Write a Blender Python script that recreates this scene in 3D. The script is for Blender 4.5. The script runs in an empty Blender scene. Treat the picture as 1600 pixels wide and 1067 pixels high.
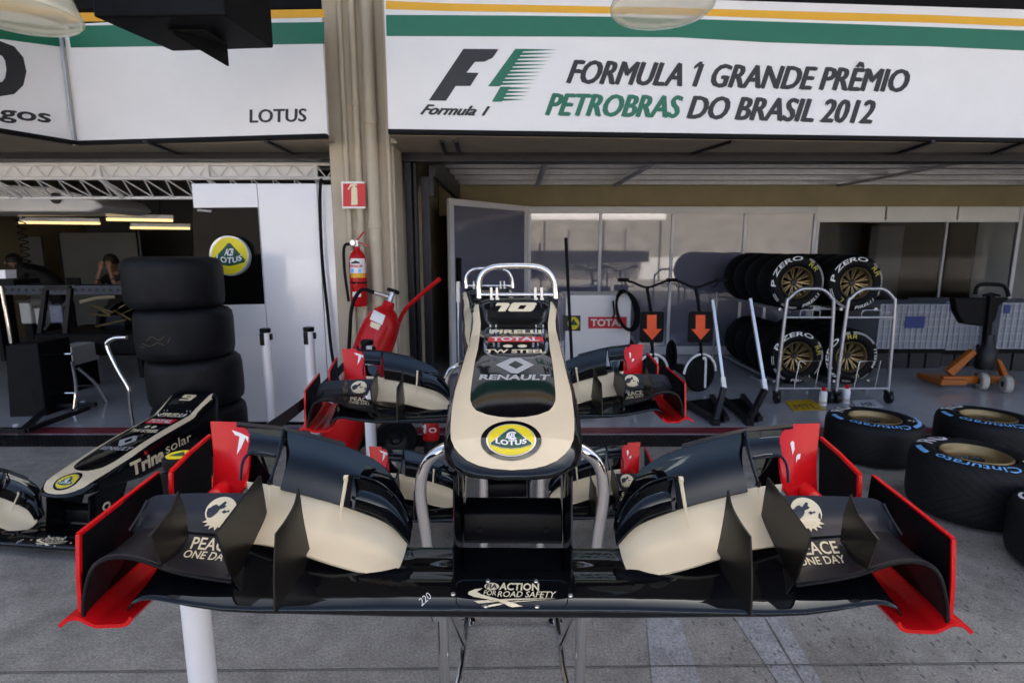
import bpy, bmesh, math, random
from mathutils import Vector, Matrix
from mathutils.bvhtree import BVHTree
random.seed(7)
SC = bpy.context.scene
COL = SC.collection
R = math.radians

# ---------------------------------------------------------------- camera
FPX, PITCH, CAMZ = 870.0, R(9.5), 1.62
cam_d = bpy.data.cameras.new("camera")
cam = bpy.data.objects.new("camera", cam_d)
COL.objects.link(cam)
cam.location = (0, 0, CAMZ)
cam.rotation_euler = (R(90) - PITCH, 0, 0)
cam_d.sensor_width = 36.0
cam_d.lens = FPX / 1600 * 36.0
cam_d.clip_start = 0.05
cam_d.clip_end = 500
cam_d.dof.use_dof = True
cam_d.dof.focus_distance = 1.45
cam_d.dof.aperture_fstop = 7.0
SC.camera = cam

# ---------------------------------------------------------------- world, sun, exposure
SUN_EL, SUN_AZ = R(42), R(18)          # azimuth from +Y, clockwise seen from above: behind the pit building, which shades the apron
w = bpy.data.worlds.new("World"); SC.world = w; w.use_nodes = True
nt = w.node_tree
sky = nt.nodes.new("ShaderNodeTexSky"); sky.sky_type = 'NISHITA'; sky.sun_disc = False
sky.sun_elevation = SUN_EL; sky.sun_rotation = SUN_AZ
sky.air_density = 0.45; sky.dust_density = 5.0; sky.ozone_density = 0.0
bg = nt.nodes["Background"]; bg.inputs[1].default_value = 0.15
hz = nt.nodes.new("ShaderNodeMixRGB"); hz.blend_type = 'MULTIPLY'; hz.inputs[0].default_value = 1; hz.inputs[2].default_value = (1.06, 1.0, .90, 1)   # warm tint on the sky light, takes down its blue
nt.links.new(sky.outputs[0], hz.inputs[1]); nt.links.new(hz.outputs[0], bg.inputs[0])
sl = bpy.data.lights.new("sun", 'SUN'); sl.energy = 3.6; sl.angle = R(.53); sl.color = (1, .975, .94)
so = bpy.data.objects.new("sun", sl); COL.objects.link(so)
sd = Vector((math.sin(SUN_AZ) * math.cos(SUN_EL), math.cos(SUN_AZ) * math.cos(SUN_EL), math.sin(SUN_EL)))
so.rotation_euler = sd.to_track_quat('Z', 'Y').to_euler()
so.location = (3, 9, 20)
SC.view_settings.view_transform = 'Standard'
SC.view_settings.look = 'None'
SC.view_settings.exposure = 2.28
SC.view_settings.gamma = 1
SC.render.engine = 'CYCLES'
SC.cycles.use_denoising = True
SC.cycles.max_bounces = 8
SC.cycles.diffuse_bounces = 4
SC.cycles.glossy_bounces = 5
SC.cycles.sample_clamp_indirect = 6
SC.cycles.caustics_reflective = False
SC.cycles.caustics_refractive = False

# ---------------------------------------------------------------- photograph measurements to world points
_c, _s = math.cos(PITCH), math.sin(PITCH)
def ray(px, py):
    u, v = (px - 800) / FPX, (533.5 - py) / FPX
    return Vector((u, _c + v * _s, -_s + v * _c))
CAM = Vector((0, 0, CAMZ))
def at(px, py, Y):
    r = ray(px, py); return CAM + r * (Y / r.y)
def atx(px, py, X):
    r = ray(px, py); return CAM + r * (X / r.x)
def atz(px, py, Z):
    r = ray(px, py); return CAM + r * ((Z - CAMZ) / r.z)

# ---------------------------------------------------------------- materials
MATS = {}
def mat(name, col, rough=.5, metal=0., coat=0., var=0., scale=8., spec=.5, bump=0., bscale=60., coat_rough=.03, trans=0., rvar=0., ior=1.5, emit=None, estr=0.):
    if name in MATS: return MATS[name]
    m = bpy.data.materials.new(name); m.use_nodes = True
    t = m.node_tree; b = t.nodes["Principled BSDF"]
    b.inputs["Base Color"].default_value = (*col, 1)
    b.inputs["Roughness"].default_value = rough
    b.inputs["Metallic"].default_value = metal
    b.inputs["Coat Weight"].default_value = coat
    b.inputs["Coat Roughness"].default_value = coat_rough
    b.inputs["Specular IOR Level"].default_value = spec
    b.inputs["IOR"].default_value = ior
    b.inputs["Transmission Weight"].default_value = trans
    if emit:
        b.inputs["Emission Color"].default_value = (*emit, 1); b.inputs["Emission Strength"].default_value = estr
    tc = t.nodes.new("ShaderNodeTexCoord")
    if var or rvar:
        n = t.nodes.new("ShaderNodeTexNoise"); n.inputs["Scale"].default_value = scale; n.inputs["Detail"].default_value = 6
        n.inputs["Roughness"].default_value = .65
        t.links.new(tc.outputs["Object"], n.inputs["Vector"])
        if var:
            cr = t.nodes.new("ShaderNodeValToRGB")
            cr.color_ramp.elements[0].position = .3; cr.color_ramp.elements[1].position = .72
            cr.color_ramp.elements[0].color = (*[c * (1 - var) for c in col], 1)
            cr.color_ramp.elements[1].color = (*[min(1, c * (1 + var)) for c in col], 1)
            t.links.new(n.outputs["Fac"], cr.inputs[0]); t.links.new(cr.outputs[0], b.inputs["Base Color"])
        if rvar:
            mr = t.nodes.new("ShaderNodeMapRange")
            mr.inputs["From Min"].default_value = .3; mr.inputs["From Max"].default_value = .7
            mr.inputs["To Min"].default_value = max(0, rough - rvar); mr.inputs["To Max"].default_value = min(1, rough + rvar)
            t.links.new(n.outputs["Fac"], mr.inputs["Value"]); t.links.new(mr.outputs[0], b.inputs["Roughness"])
    if bump:
        n2 = t.nodes.new("ShaderNodeTexNoise"); n2.inputs["Scale"].default_value = bscale; n2.inputs["Detail"].default_value = 4
        t.links.new(tc.outputs["Object"], n2.inputs["Vector"])
        bp = t.nodes.new("ShaderNodeBump"); bp.inputs["Strength"].default_value = bump; bp.inputs["Distance"].default_value = .01
        t.links.new(n2.outputs["Fac"], bp.inputs["Height"]); t.links.new(bp.outputs[0], b.inputs["Normal"])
    MATS[name] = m
    return m

BLACK = mat("black_paint", (.004, .004, .005), .045, coat=0, spec=.36, rvar=.025, scale=5)
BLACK.node_tree.nodes["Principled BSDF"].inputs["Specular Tint"].default_value = (.70, .86, 1.0, 1)  # blue of the sky tinted into the paint's reflections
BLACK.node_tree.nodes["Principled BSDF"].inputs["Specular IOR Level"].default_value = .44
SATIN = mat("satin_black", (.005, .005, .006), .38, spec=.14, rvar=.08, scale=20)
CREAM = mat("cream_paint", (.72, .615, .42), .34, coat=0., spec=.34, var=.03, scale=6)
REDP = mat("red_paint", (.62, .005, .008), .28, spec=.35, var=.05, scale=10)
CHROME = mat("polished_steel", (.74, .74, .74), .07, metal=1, rvar=.04, scale=14)
ALU = mat("brushed_aluminium", (.62, .63, .65), .34, metal=1, rvar=.1, scale=20)
GREYMET = mat("galvanised_steel", (.46, .47, .49), .42, metal=.9, var=.12, scale=14)
WHITE = mat("white_vinyl", (.84, .83, .82), .38, var=.035, scale=1.6, bump=.02, bscale=3)
WHITEP = mat("white_paint", (.86, .86, .87), .3, var=.04, scale=2, coat=.2)
WHT = mat("white_print", (.82, .82, .80), .45)
CRM = mat("cream_print", (.80, .70, .47), .4)
INK = mat("black_print", (.018, .018, .02), .5)
GREEN = mat("green_print", (.008, .155, .085), .42, var=.06, scale=2)
YELLOW = mat("yellow_print", (.82, .43, .012), .42, var=.05, scale=2)
BYEL = mat("badge_yellow", (.80, .66, .02), .35, spec=.3)
BGRN = mat("badge_green", (.008, .075, .045), .35, spec=.3)
SILV = mat("silver_print", (.62, .64, .66), .3, metal=.5)
REDV = mat("red_print", (.62, .010, .016), .4)
ORANGE = mat("orange_print", (.85, .085, .01), .45)
RUBBER = mat("tyre_rubber", (.004, .0042, .005), .6, var=.3, scale=9, bump=.06, bscale=120, spec=.14)
RUBBER2 = mat("scuffed_rubber", (.0048, .005, .0065), .55, var=.75, scale=7, bump=.18, bscale=45, spec=.22)
GOLD = mat("gold_wheel_metal", (.34, .25, .12), .45, metal=.85, var=.12, scale=12)
BLUEP = mat("blue_print", (.20, .52, .95), .5)
YELP = mat("yellow_chalk", (.60, .52, .06), .7)
DARK = mat("dark_plastic", (.005, .005, .006), .55, var=.3, scale=12, spec=.12)
DKMET = mat("dark_steel", (.02, .02, .023), .42, metal=.6, var=.2, scale=9)
EXTRED = mat("extinguisher_red", (.50, .007, .009), .26, spec=.35, var=.08, scale=6)
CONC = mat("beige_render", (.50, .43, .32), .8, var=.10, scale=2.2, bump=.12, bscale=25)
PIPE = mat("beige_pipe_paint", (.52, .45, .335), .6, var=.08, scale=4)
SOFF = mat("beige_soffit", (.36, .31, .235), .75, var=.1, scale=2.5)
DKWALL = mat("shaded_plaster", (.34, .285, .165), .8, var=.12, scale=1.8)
ORMET = mat("orange_machine_paint", (.36, .095, .006), .4, var=.1, scale=9)
CRATE = mat("grey_crate_plastic", (.40, .42, .47), .5, var=.05, scale=5)
SKIN = mat("skin", (.30, .165, .11), .5)
HAIR = mat("dark_hair", (.012, .009, .007), .6, bump=.3, bscale=200)
SHIRT = mat("black_shirt", (.012, .012, .013), .8, var=.2, scale=20)
LAMPG = mat("frosted_glass", (.97, .93, .74), .10, trans=.93, ior=1.08, var=.02, scale=4)
STRIP = mat("warm_tube_light", (.9, .8, .5), .5, emit=(1, .72, .30), estr=.28)
REDLED = mat("red_indicator", (.5, .02, .01), .4, emit=(1, .08, .02), estr=.6)
FRAMEW = mat("white_frame_paint", (.66, .67, .70), .4, var=.05, scale=3)
GREYPANEL = mat("glossy_grey_laminate", (.145, .152, .21), .03, spec=.7, ior=1.7, var=.05, scale=.8, bump=.05, bscale=1.3)
GLASS = mat("dark_glazing", (.03, .03, .03), .03, trans=.0, spec=.8, ior=1.6)

_g = LAMPG.node_tree; _b = _g.nodes["Principled BSDF"]; _b.inputs["Transmission Weight"].default_value = 0; _b.inputs["Roughness"].default_value = .12; _b.inputs["IOR"].default_value = 1.45
_t = _g.nodes.new("ShaderNodeBsdfTransparent"); _m = _g.nodes.new("ShaderNodeMixShader"); _o = _g.nodes["Material Output"]
_m.inputs[0].default_value = .42; _g.links.new(_t.outputs[0], _m.inputs[1]); _g.links.new(_b.outputs[0], _m.inputs[2]); _g.links.new(_m.outputs[0], _o.inputs[0])
def carbon(name, a, b_, rough, freq):
    m = bpy.data.materials.new(name); m.use_nodes = True
    t = m.node_tree; b = t.nodes["Principled BSDF"]
    tc = t.nodes.new("ShaderNodeTexCoord"); wv = t.nodes.new("ShaderNodeTexWave")
    wv.wave_type = 'BANDS'; wv.bands_direction = 'DIAGONAL'
    wv.inputs["Scale"].default_value = freq; wv.inputs["Distortion"].default_value = .0
    t.links.new(tc.outputs["Object"], wv.inputs["Vector"])
    cr = t.nodes.new("ShaderNodeValToRGB")
    cr.color_ramp.elements[0].color = (*a, 1); cr.color_ramp.elements[1].color = (*b_, 1)
    t.links.new(wv.outputs["Fac"], cr.inputs[0]); t.links.new(cr.outputs[0], b.inputs["Base Color"])
    n = t.nodes.new("ShaderNodeTexNoise"); n.inputs["Scale"].default_value = 7; n.inputs["Detail"].default_value = 5
    t.links.new(tc.outputs["Object"], n.inputs["Vector"])
    mr = t.nodes.new("ShaderNodeMapRange"); mr.inputs["To Min"].default_value = rough - .1; mr.inputs["To Max"].default_value = rough + .12
    t.links.new(n.outputs["Fac"], mr.inputs["Value"]); t.links.new(mr.outputs[0], b.inputs["Roughness"])
    b.inputs["Specular IOR Level"].default_value = .22
    return m
CARBON = carbon("carbon_weave", (.009, .009, .011), (.022, .022, .025), .34, 95)
CARBLUE = carbon("satin_carbon_weave", (.016, .018, .023), (.034, .037, .045), .36, 95)

def ground_mat(name, c0, c1, chips, wet):
    m = bpy.data.materials.new(name); m.use_nodes = True
    t = m.node_tree; b = t.nodes["Principled BSDF"]; L = t.links.new
    tc = t.nodes.new("ShaderNodeTexCoord")
    def noise(sc, det=8, ro=.6):
        n = t.nodes.new("ShaderNodeTexNoise"); n.inputs["Scale"].default_value = sc; n.inputs["Detail"].default_value = det
        n.inputs["Roughness"].default_value = ro; L(tc.outputs["Object"], n.inputs["Vector"]); return n
    def ramp(src, p0, p1, a, z):
        r = t.nodes.new("ShaderNodeValToRGB"); r.color_ramp.elements[0].position = p0; r.color_ramp.elements[1].position = p1
        r.color_ramp.elements[0].color = (*a, 1); r.color_ramp.elements[1].color = (*z, 1); L(src, r.inputs[0]); return r
    def mix(kind, f, a, bb):
        x = t.nodes.new("ShaderNodeMixRGB"); x.blend_type = kind
        if isinstance(f, float): x.inputs[0].default_value = f
        else: L(f, x.inputs[0])
        L(a, x.inputs[1])
        if isinstance(bb, tuple): x.inputs[2].default_value = (*bb, 1)
        else: L(bb, x.inputs[2])
        return x.outputs[0]
    big = ramp(noise(.9).outputs["Fac"], .3, .72, c0, c1).outputs[0]
    med = ramp(noise(6, 6, .7).outputs["Fac"], .3, .7, (.62,) * 3, (1.0,) * 3).outputs[0]
    col = mix('MULTIPLY', .8, big, med)
    fine = ramp(noise(95, 4, .7).outputs["Fac"], .32, .68, (.42,) * 3, (1.35,) * 3).outputs[0]
    col = mix('MULTIPLY', .8, col, fine)
    blot = ramp(noise(2.3, 7, .75).outputs['Fac'], .46, .62, (1.0,) * 3, (.66,) * 3).outputs[0]
    col = mix('MULTIPLY', .9, col, blot)
    st = ramp(noise(1.6, 5, .7).outputs["Fac"], .52, .7, (0,) * 3, (1,) * 3).outputs[0]
    col = mix('MIX', st, col, tuple(c * .55 for c in c0)) if chips < 0 else col
    v = t.nodes.new("ShaderNodeTexVoronoi"); v.inputs["Scale"].default_value = 27; v.inputs["Randomness"].default_value = 1
    mp = t.nodes.new("ShaderNodeMapping"); mp.inputs["Scale"].default_value = (1.5, .8, 1); mp.inputs["Rotation"].default_value = (0, 0, .5)
    L(tc.outputs["Object"], mp.inputs["Vector"])
    dn = t.nodes.new("ShaderNodeMixRGB"); dn.blend_type = 'ADD'; dn.inputs[0].default_value = .02
    L(mp.outputs[0], dn.inputs[1]); L(noise(60).outputs["Color"], dn.inputs[2]); L(dn.outputs[0], v.inputs["Vector"])
    sp = ramp(v.outputs["Distance"], .20, .27, (1,) * 3, (0,) * 3).outputs[0]
    rnd = ramp(v.outputs["Color"], .45, .52, (0,) * 3, (1,) * 3).outputs[0]
    xm = t.nodes.new("ShaderNodeSeparateXYZ"); L(tc.outputs["Object"], xm.inputs[0])
    side = t.nodes.new("ShaderNodeMapRange"); side.inputs["From Min"].default_value = .2; side.inputs["From Max"].default_value = 1.0
    L(xm.outputs[0], side.inputs["Value"])
    m1 = t.nodes.new("ShaderNodeMath"); m1.operation = 'MULTIPLY'; L(sp, m1.inputs[0]); L(rnd, m1.inputs[1])
    m2 = t.nodes.new("ShaderNodeMath"); m2.operation = 'MULTIPLY'; L(m1.outputs[0], m2.inputs[0]); L(side.outputs[0], m2.inputs[1])
    m3 = t.nodes.new("ShaderNodeMath"); m3.operation = 'MULTIPLY'; L(m2.outputs[0], m3.inputs[0]); m3.inputs[1].default_value = abs(chips) * .75
    col = mix('MIX', m3.outputs[0], col, (.06, .064, .075))
    v2 = t.nodes.new("ShaderNodeTexVoronoi"); v2.inputs["Scale"].default_value = 48; L(tc.outputs["Object"], v2.inputs["Vector"])
    wh = ramp(v2.outputs["Distance"], .08, .14, (1,) * 3, (0,) * 3).outputs[0]
    rw = ramp(v2.outputs["Color"], .74, .78, (0,) * 3, (.7,) * 3).outputs[0]
    m4 = t.nodes.new("ShaderNodeMath"); m4.operation = 'MULTIPLY'; L(wh, m4.inputs[0]); L(rw, m4.inputs[1])
    col = mix('MIX', m4.outputs[0], col, (.42, .42, .42))
    L(col, b.inputs["Base Color"])
    b.inputs["Roughness"].default_value = wet
    bp = t.nodes.new("ShaderNodeBump"); bp.inputs["Strength"].default_value = .35; bp.inputs["Distance"].default_value = .004
    L(noise(140, 4, .7).outputs["Fac"], bp.inputs["Height"]); L(bp.outputs[0], b.inputs["Normal"])
    return m
APRON = ground_mat("weathered_apron", (.325, .308, .27), (.52, .49, .435), 1., .75)
LINEM = ground_mat("worn_line_paint", (.42, .42, .415), (.54, .54, .535), .8, .7)
FLOORM = mat("grey_epoxy_floor", (.38, .385, .40), .16, var=.12, scale=1.3, rvar=.08, bump=.015, bscale=2)
STRIPEM = mat("dark_red_floor_paint", (.20, .022, .035), .4, var=.25, scale=6)

# ---------------------------------------------------------------- mesh builders
ORG = {}
def link(o): COL.objects.link(o); return o
def org(p):
    while p is not None:
        if p.name in ORG: return ORG[p.name]
        p = p.parent
    return Vector((0, 0, 0))

class MB:
    def __init__(s): s.v = []; s.f = []; s.m = []
    def add(s, vs, fs, mi=0):
        o = len(s.v); s.v += [Vector(v) for v in vs]; s.f += [[i + o for i in f] for f in fs]; s.m += [mi] * len(fs); return s
    def box(s, c, d, rot=None, mi=0):
        x, y, z = d[0] / 2, d[1] / 2, d[2] / 2
        vs = [Vector((a, b, e)) for a in (-x, x) for b in (-y, y) for e in (-z, z)]
        if rot is not None: vs = [rot @ v for v in vs]
        return s.add([v + Vector(c) for v in vs], [(0, 1, 3, 2), (4, 6, 7, 5), (0, 4, 5, 1), (2, 3, 7, 6), (0, 2, 6, 4), (1, 5, 7, 3)], mi)
    def bb(s, a, b, mi=0):
        a, b = Vector(a), Vector(b); return s.box((a + b) / 2, [abs(q) for q in (b - a)], None, mi)
    def bar(s, p, q, w, h, mi=0, up=None):
        p, q = Vector(p), Vector(q); d = q - p; L = d.length; z = d.normalized()
        u = Vector(up) if up else (Vector((0, 0, 1)) if abs(z.z) < .9 else Vector((0, 1, 0)))
        x = u.cross(z).normalized(); y = z.cross(x)
        rot = Matrix((x, y, z)).transposed()
        return s.box((p + q) / 2, (w, h, L), rot, mi)
    def tube(s, pts, r, n=10, mi=0, closed=False, smooth=0):
        pts = [Vector(p) for p in pts]
        if smooth: pts = spline(pts, smooth, closed)
        k = len(pts); rs = r if isinstance(r, (list, tuple)) else None
        rings = []; u = None
        for i, p in enumerate(pts):
            a = pts[(i - 1) % k] if (i or closed) else p; b = pts[(i + 1) % k] if (i < k - 1 or closed) else p
            z = (b - a).normalized()
            if u is None:
                u = Vector((0, 0, 1)) if abs(z.z) < .9 else Vector((1, 0, 0))
            x = (u - z * u.dot(z)).normalized(); y = z.cross(x); u = x
            rr = r if rs is None else rs[min(len(rs) - 1, int(round(i * (len(rs) - 1) / max(1, k - 1))))]
            rings.append([p + (x * math.cos(2 * math.pi * j / n) + y * math.sin(2 * math.pi * j / n)) * rr for j in range(n)])
        s.rings(rings, closed_u=True, closed_v=closed, caps=not closed, mi=mi); return s
    def rings(s, rings, closed_u=True, closed_v=False, caps=True, mi=0):
        n = len(rings[0]); k = len(rings); fs = []
        for i in range(k if closed_v else k - 1):
            for j in range(n if closed_u else n - 1):
                fs.append((i * n + j, i * n + (j + 1) % n, ((i + 1) % k) * n + (j + 1) % n, ((i + 1) % k) * n + j))
        if caps and closed_u and not closed_v:
            fs.append(tuple(reversed(range(n)))); fs.append(tuple((k - 1) * n + j for j in range(n)))
        return s.add([v for r_ in rings for v in r_], fs, mi)
    def lathe(s, prof, n=32, c=(0, 0, 0), M=None, mi=0, caps=False):   # prof: (r, z) about local Z
        M = M or Matrix.Identity(3); c = Vector(c)
        rings = [[c + M @ Vector((r * math.cos(2 * math.pi * j / n), r * math.sin(2 * math.pi * j / n), z)) for j in range(n)] for r, z in prof]
        return s.rings(rings, True, False, caps, mi)
    def plate(s, poly, off, mi=0):        # polygon in space given a thickness vector
        off = Vector(off); n = len(poly); a = [Vector(p) for p in poly]
        fs = [tuple(range(n)), tuple(reversed(range(n, 2 * n)))]
        fs += [(i, i + n, (i + 1) % n + n, (i + 1) % n) for i in range(n)]
        return s.add(a + [p + off for p in a], fs, mi)
    def net(s, rows, su=4, sv=4, th=.004, mi=0, ctr=None):   # control net -> smooth sheet with thickness
        g = [spline([Vector(p) for p in r_], su) for r_ in rows]
        cols = [spline([g[i][j] for i in range(len(g))], sv) for j in range(len(g[0]))]
        nu, nv = len(cols), len(cols[0])
        nor = []
        for j in range(nu):
            rr = []
            for i in range(nv):
                a = cols[min(j + 1, nu - 1)][i] - cols[max(j - 1, 0)][i]; b = cols[j][min(i + 1, nv - 1)] - cols[j][max(i - 1, 0)]
                q = a.cross(b); rr.append(q.normalized() if q.length > 1e-12 else Vector((0, 0, 1)))
            nor.append(rr)
        A = [cols[j][i] for j in range(nu) for i in range(nv)]
        B = [cols[j][i] - nor[j][i] * th for j in range(nu) for i in range(nv)]
        N = nu * nv; fs = []
        for j in range(nu - 1):
            for i in range(nv - 1):
                q = (j * nv + i, (j + 1) * nv + i, (j + 1) * nv + i + 1, j * nv + i + 1)
                fs.append(q); fs.append(tuple(N + x for x in reversed(q)))
        rim = [j * nv for j in range(nu)] + [(nu - 1) * nv + i for i in range(1, nv)] + [j * nv + nv - 1 for j in range(nu - 2, -1, -1)] + [i for i in range(nv - 2, 0, -1)]
        for a, b in zip(rim, rim[1:] + rim[:1]): fs.append((b, a, a + N, b + N))
        return s.add(A + B, fs, mi)
    def mirrored(s):
        m = MB(); m.v = [Vector((-p.x, p.y, p.z)) for p in s.v]; m.f = [list(reversed(f)) for f in s.f]; m.m = list(s.m); return m
    def build(s, name, mats, parent=None, smooth=35, bevel=0, fix=True):
        o0 = org(parent) if parent else Vector((0, 0, 0))
        me = bpy.data.meshes.new(name)
        me.from_pydata([tuple(v - o0) for v in s.v], [], s.f); me.update()
        if not isinstance(mats, (list, tuple)): mats = [mats]
        for m in mats: me.materials.append(m)
        if len(mats) > 1: me.polygons.foreach_set("material_index", s.m)
        if fix:
            bm = bmesh.new(); bm.from_mesh(me); bmesh.ops.recalc_face_normals(bm, faces=bm.faces); bm.to_mesh(me); bm.free()
        if smooth:
            me.shade_smooth(); me.set_sharp_from_angle(angle=R(smooth))
        o = link(bpy.data.objects.new(name, me))
        if parent: o.parent = parent
        if bevel:
            b = o.modifiers.new("bevel", 'BEVEL'); b.width = bevel; b.segments = 2; b.limit_method = 'ANGLE'; b.angle_limit = R(40); b.harden_normals = False
        return o

def spline(pts, k, closed=False):
    if k <= 1 or len(pts) < 3:
        if len(pts) == 2 and k > 1: return [pts[0].lerp(pts[1], i / k) for i in range(k + 1)]
        return list(pts)
    out = []; n = len(pts)
    for i in range(n if closed else n - 1):
        p1, p2 = pts[i], pts[(i + 1) % n]
        p0 = pts[(i - 1) % n] if (closed or i) else p1 * 2 - p2
        p3 = pts[(i + 2) % n] if (closed or i < n - 2) else p2 * 2 - p1
        for j in range(k):
            t = j / k
            out.append(.5 * ((2 * p1) + (p2 - p0) * t + (2 * p0 - 5 * p1 + 4 * p2 - p3) * t * t + (3 * p1 - p0 - 3 * p2 + p3) * t ** 3))
    if not closed: out.append(pts[-1])
    return out

def split(o):
    """one object per separate piece"""
    me = o.data; n = len(me.vertices); par = list(range(n))
    def fd(a):
        while par[a] != a: par[a] = par[par[a]]; a = par[a]
        return a
    for p in me.polygons:
        v = p.vertices
        for k in range(1, len(v)): par[fd(v[k])] = fd(v[0])
    gr = {}
    for p in me.polygons: gr.setdefault(fd(p.vertices[0]), []).append(p)
    if len(gr) < 2: return [o]
    out = []; nm = o.name.split('.')[0]; o.name = "old"
    for ps in gr.values():
        ids = sorted({i for p in ps for i in p.vertices}); ix = {a: b for b, a in enumerate(ids)}
        m2 = bpy.data.meshes.new(nm); m2.from_pydata([tuple(me.vertices[i].co) for i in ids], [], [[ix[i] for i in p.vertices] for p in ps])
        for m in me.materials: m2.materials.append(m)
        sm = any(p.use_smooth for p in ps)
        if sm: m2.shade_smooth(); m2.set_sharp_from_angle(angle=R(40))
        q = link(bpy.data.objects.new(nm, m2)); q.parent = o.parent; q.location = o.location; out.append(q)
        for md in o.modifiers:
            b = q.modifiers.new(md.name, md.type)
            if md.type == 'BEVEL': b.width, b.segments, b.limit_method, b.angle_limit = md.width, md.segments, md.limit_method, md.angle_limit
    bpy.data.objects.remove(o); bpy.data.meshes.remove(me)
    return out
def tag(o, label=None, cat=None, group=None, kind=None):
    if label: o["label"] = label
    if cat: o["category"] = cat
    if group: o["group"] = group
    if kind: o["kind"] = kind
    return o
def thing(name, loc, label, cat, group=None):
    o = link(bpy.data.objects.new(name, None)); o.location = loc; ORG[o.name] = Vector(loc)
    o.empty_display_size = .1
    return tag(o, label, cat, group)
def kids(o): return [c for c in bpy.data.objects if c.parent == o]
def dup(o, parent=None, skip=(), repl=None):
    c = o.copy(); COL.objects.link(c); c.parent = parent
    for ch in KIDS.get(o.name, ()) :
        if ch.name in skip: continue
        if repl and ch.name in repl:
            q = dup(repl[ch.name], c)
            continue
        dup(ch, c, skip, repl)
    return c
KIDS = {}
def index(*roots):
    def rec(o):
        KIDS[o.name] = [c for c in bpy.data.objects if c.parent == o]
        for c in KIDS[o.name]: rec(c)
    for r_ in roots: rec(r_)

# ---------------------------------------------------------------- flat artwork (letters, emblems) laid on real surfaces
_cap = {}
def text2d(s, bold=.012, shear=0., space=1.0):
    c = bpy.data.curves.new("txt", 'FONT'); c.body = s; c.size = 1; c.shear = shear; c.offset = bold; c.space_character = space
    c.resolution_u = 3
    o = link(bpy.data.objects.new("txt", c))
    dg = bpy.context.evaluated_depsgraph_get()
    me = bpy.data.meshes.new_from_object(o.evaluated_get(dg))
    V = [(v.co.x, v.co.y) for v in me.vertices]; F = [tuple(p.vertices) for p in me.polygons]
    bpy.data.objects.remove(o); bpy.data.curves.remove(c); bpy.data.meshes.remove(me)
    x0 = min(v[0] for v in V); x1 = max(v[0] for v in V)
    return [((x - x0) / (x1 - x0), y / _CAP) for x, y in V], F
def shape2d(loops):
    c = bpy.data.curves.new("shp", 'CURVE'); c.dimensions = '2D'; c.fill_mode = 'BOTH'
    for lp in loops:
        sp = c.splines.new('POLY'); sp.points.add(len(lp) - 1); sp.use_cyclic_u = True
        for p, q in zip(sp.points, lp): p.co = (q[0], q[1], 0, 1)
    o = link(bpy.data.objects.new("shp", c))
    dg = bpy.context.evaluated_depsgraph_get()
    me = bpy.data.meshes.new_from_object(o.evaluated_get(dg))
    V = [(v.co.x, v.co.y) for v in me.vertices]; F = [tuple(p.vertices) for p in me.polygons]
    bpy.data.objects.remove(o); bpy.data.curves.remove(c); bpy.data.meshes.remove(me)
    return V, F
_CAP = .682
def refine(V, F, mx):
    bm = bmesh.new(); vs = [bm.verts.new((x, y, 0)) for x, y in V]
    for f in F:
        try: bm.faces.new([vs[i] for i in f])
        except ValueError: pass
    bmesh.ops.triangulate(bm, faces=bm.faces)
    for _ in range(7):
        es = [e for e in bm.edges if e.calc_length() > mx]
        if not es: break
        bmesh.ops.subdivide_edges(bm, edges=es, cuts=1, use_grid_fill=False)
        bmesh.ops.triangulate(bm, faces=[f for f in bm.faces if len(f.verts) > 3])
    bm.verts.index_update()
    out = [(v.co.x, v.co.y) for v in bm.verts], [tuple(v.index for v in f.verts) for f in bm.faces]
    bm.free(); return out
def quad(V, q):            # unit square (y up) -> photo quad tl,tr,br,bl
    tl, tr, br, bl = q
    return [((bl[0] * (1 - x) + br[0] * x) * (1 - y) + (tl[0] * (1 - x) + tr[0] * x) * y,
             (bl[1] * (1 - x) + br[1] * x) * (1 - y) + (tl[1] * (1 - x) + tr[1] * x) * y) for x, y in V]
def bvh_of(*objs):
    vs = []; fs = []
    for o in objs:
        q = org(o.parent) if o.parent else (ORG.get(o.name) or Vector((0, 0, 0)))
        k = len(vs); vs += [v.co + q for v in o.data.vertices]; fs += [[i + k for i in p.vertices] for p in o.data.polygons]
    return BVHTree.FromPolygons(vs, fs)
def onto(bvh, off=.0012):
    def fn(px, py):
        d = ray(px, py).normalized(); h = bvh.ray_cast(CAM, d)
        if h[0] is None:
            return None
        n = h[1] if h[1].dot(d) < 0 else -h[1]
        return h[0] + n * off
    return fn
def onpl(a, b, c, off):      # a flat surface through three points
    a, b, c = Vector(a), Vector(b), Vector(c); n = (b - a).cross(c - a).normalized()
    if n.dot(CAM - a) < 0: n = -n
    def fn(px, py):
        d = ray(px, py); return CAM + d * ((a - CAM).dot(n) / d.dot(n)) + n * off
    return fn
def lay(name, VF, fn, m, parent, mx=9):
    V, F = refine(*VF, mx) if mx else VF
    P = [fn(x, y) for x, y in V]
    F = [f for f in F if all(P[i] is not None for i in f)]
    used = sorted({i for f in F for i in f})
    if not used: print("EMPTY DECAL", name); return None
    ix = {a: b for b, a in enumerate(used)}
    b = MB(); b.add([P[i] for i in used], [[ix[i] for i in f] for f in F])
    return b.build(name, m, parent, smooth=60, fix=False)
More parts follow.
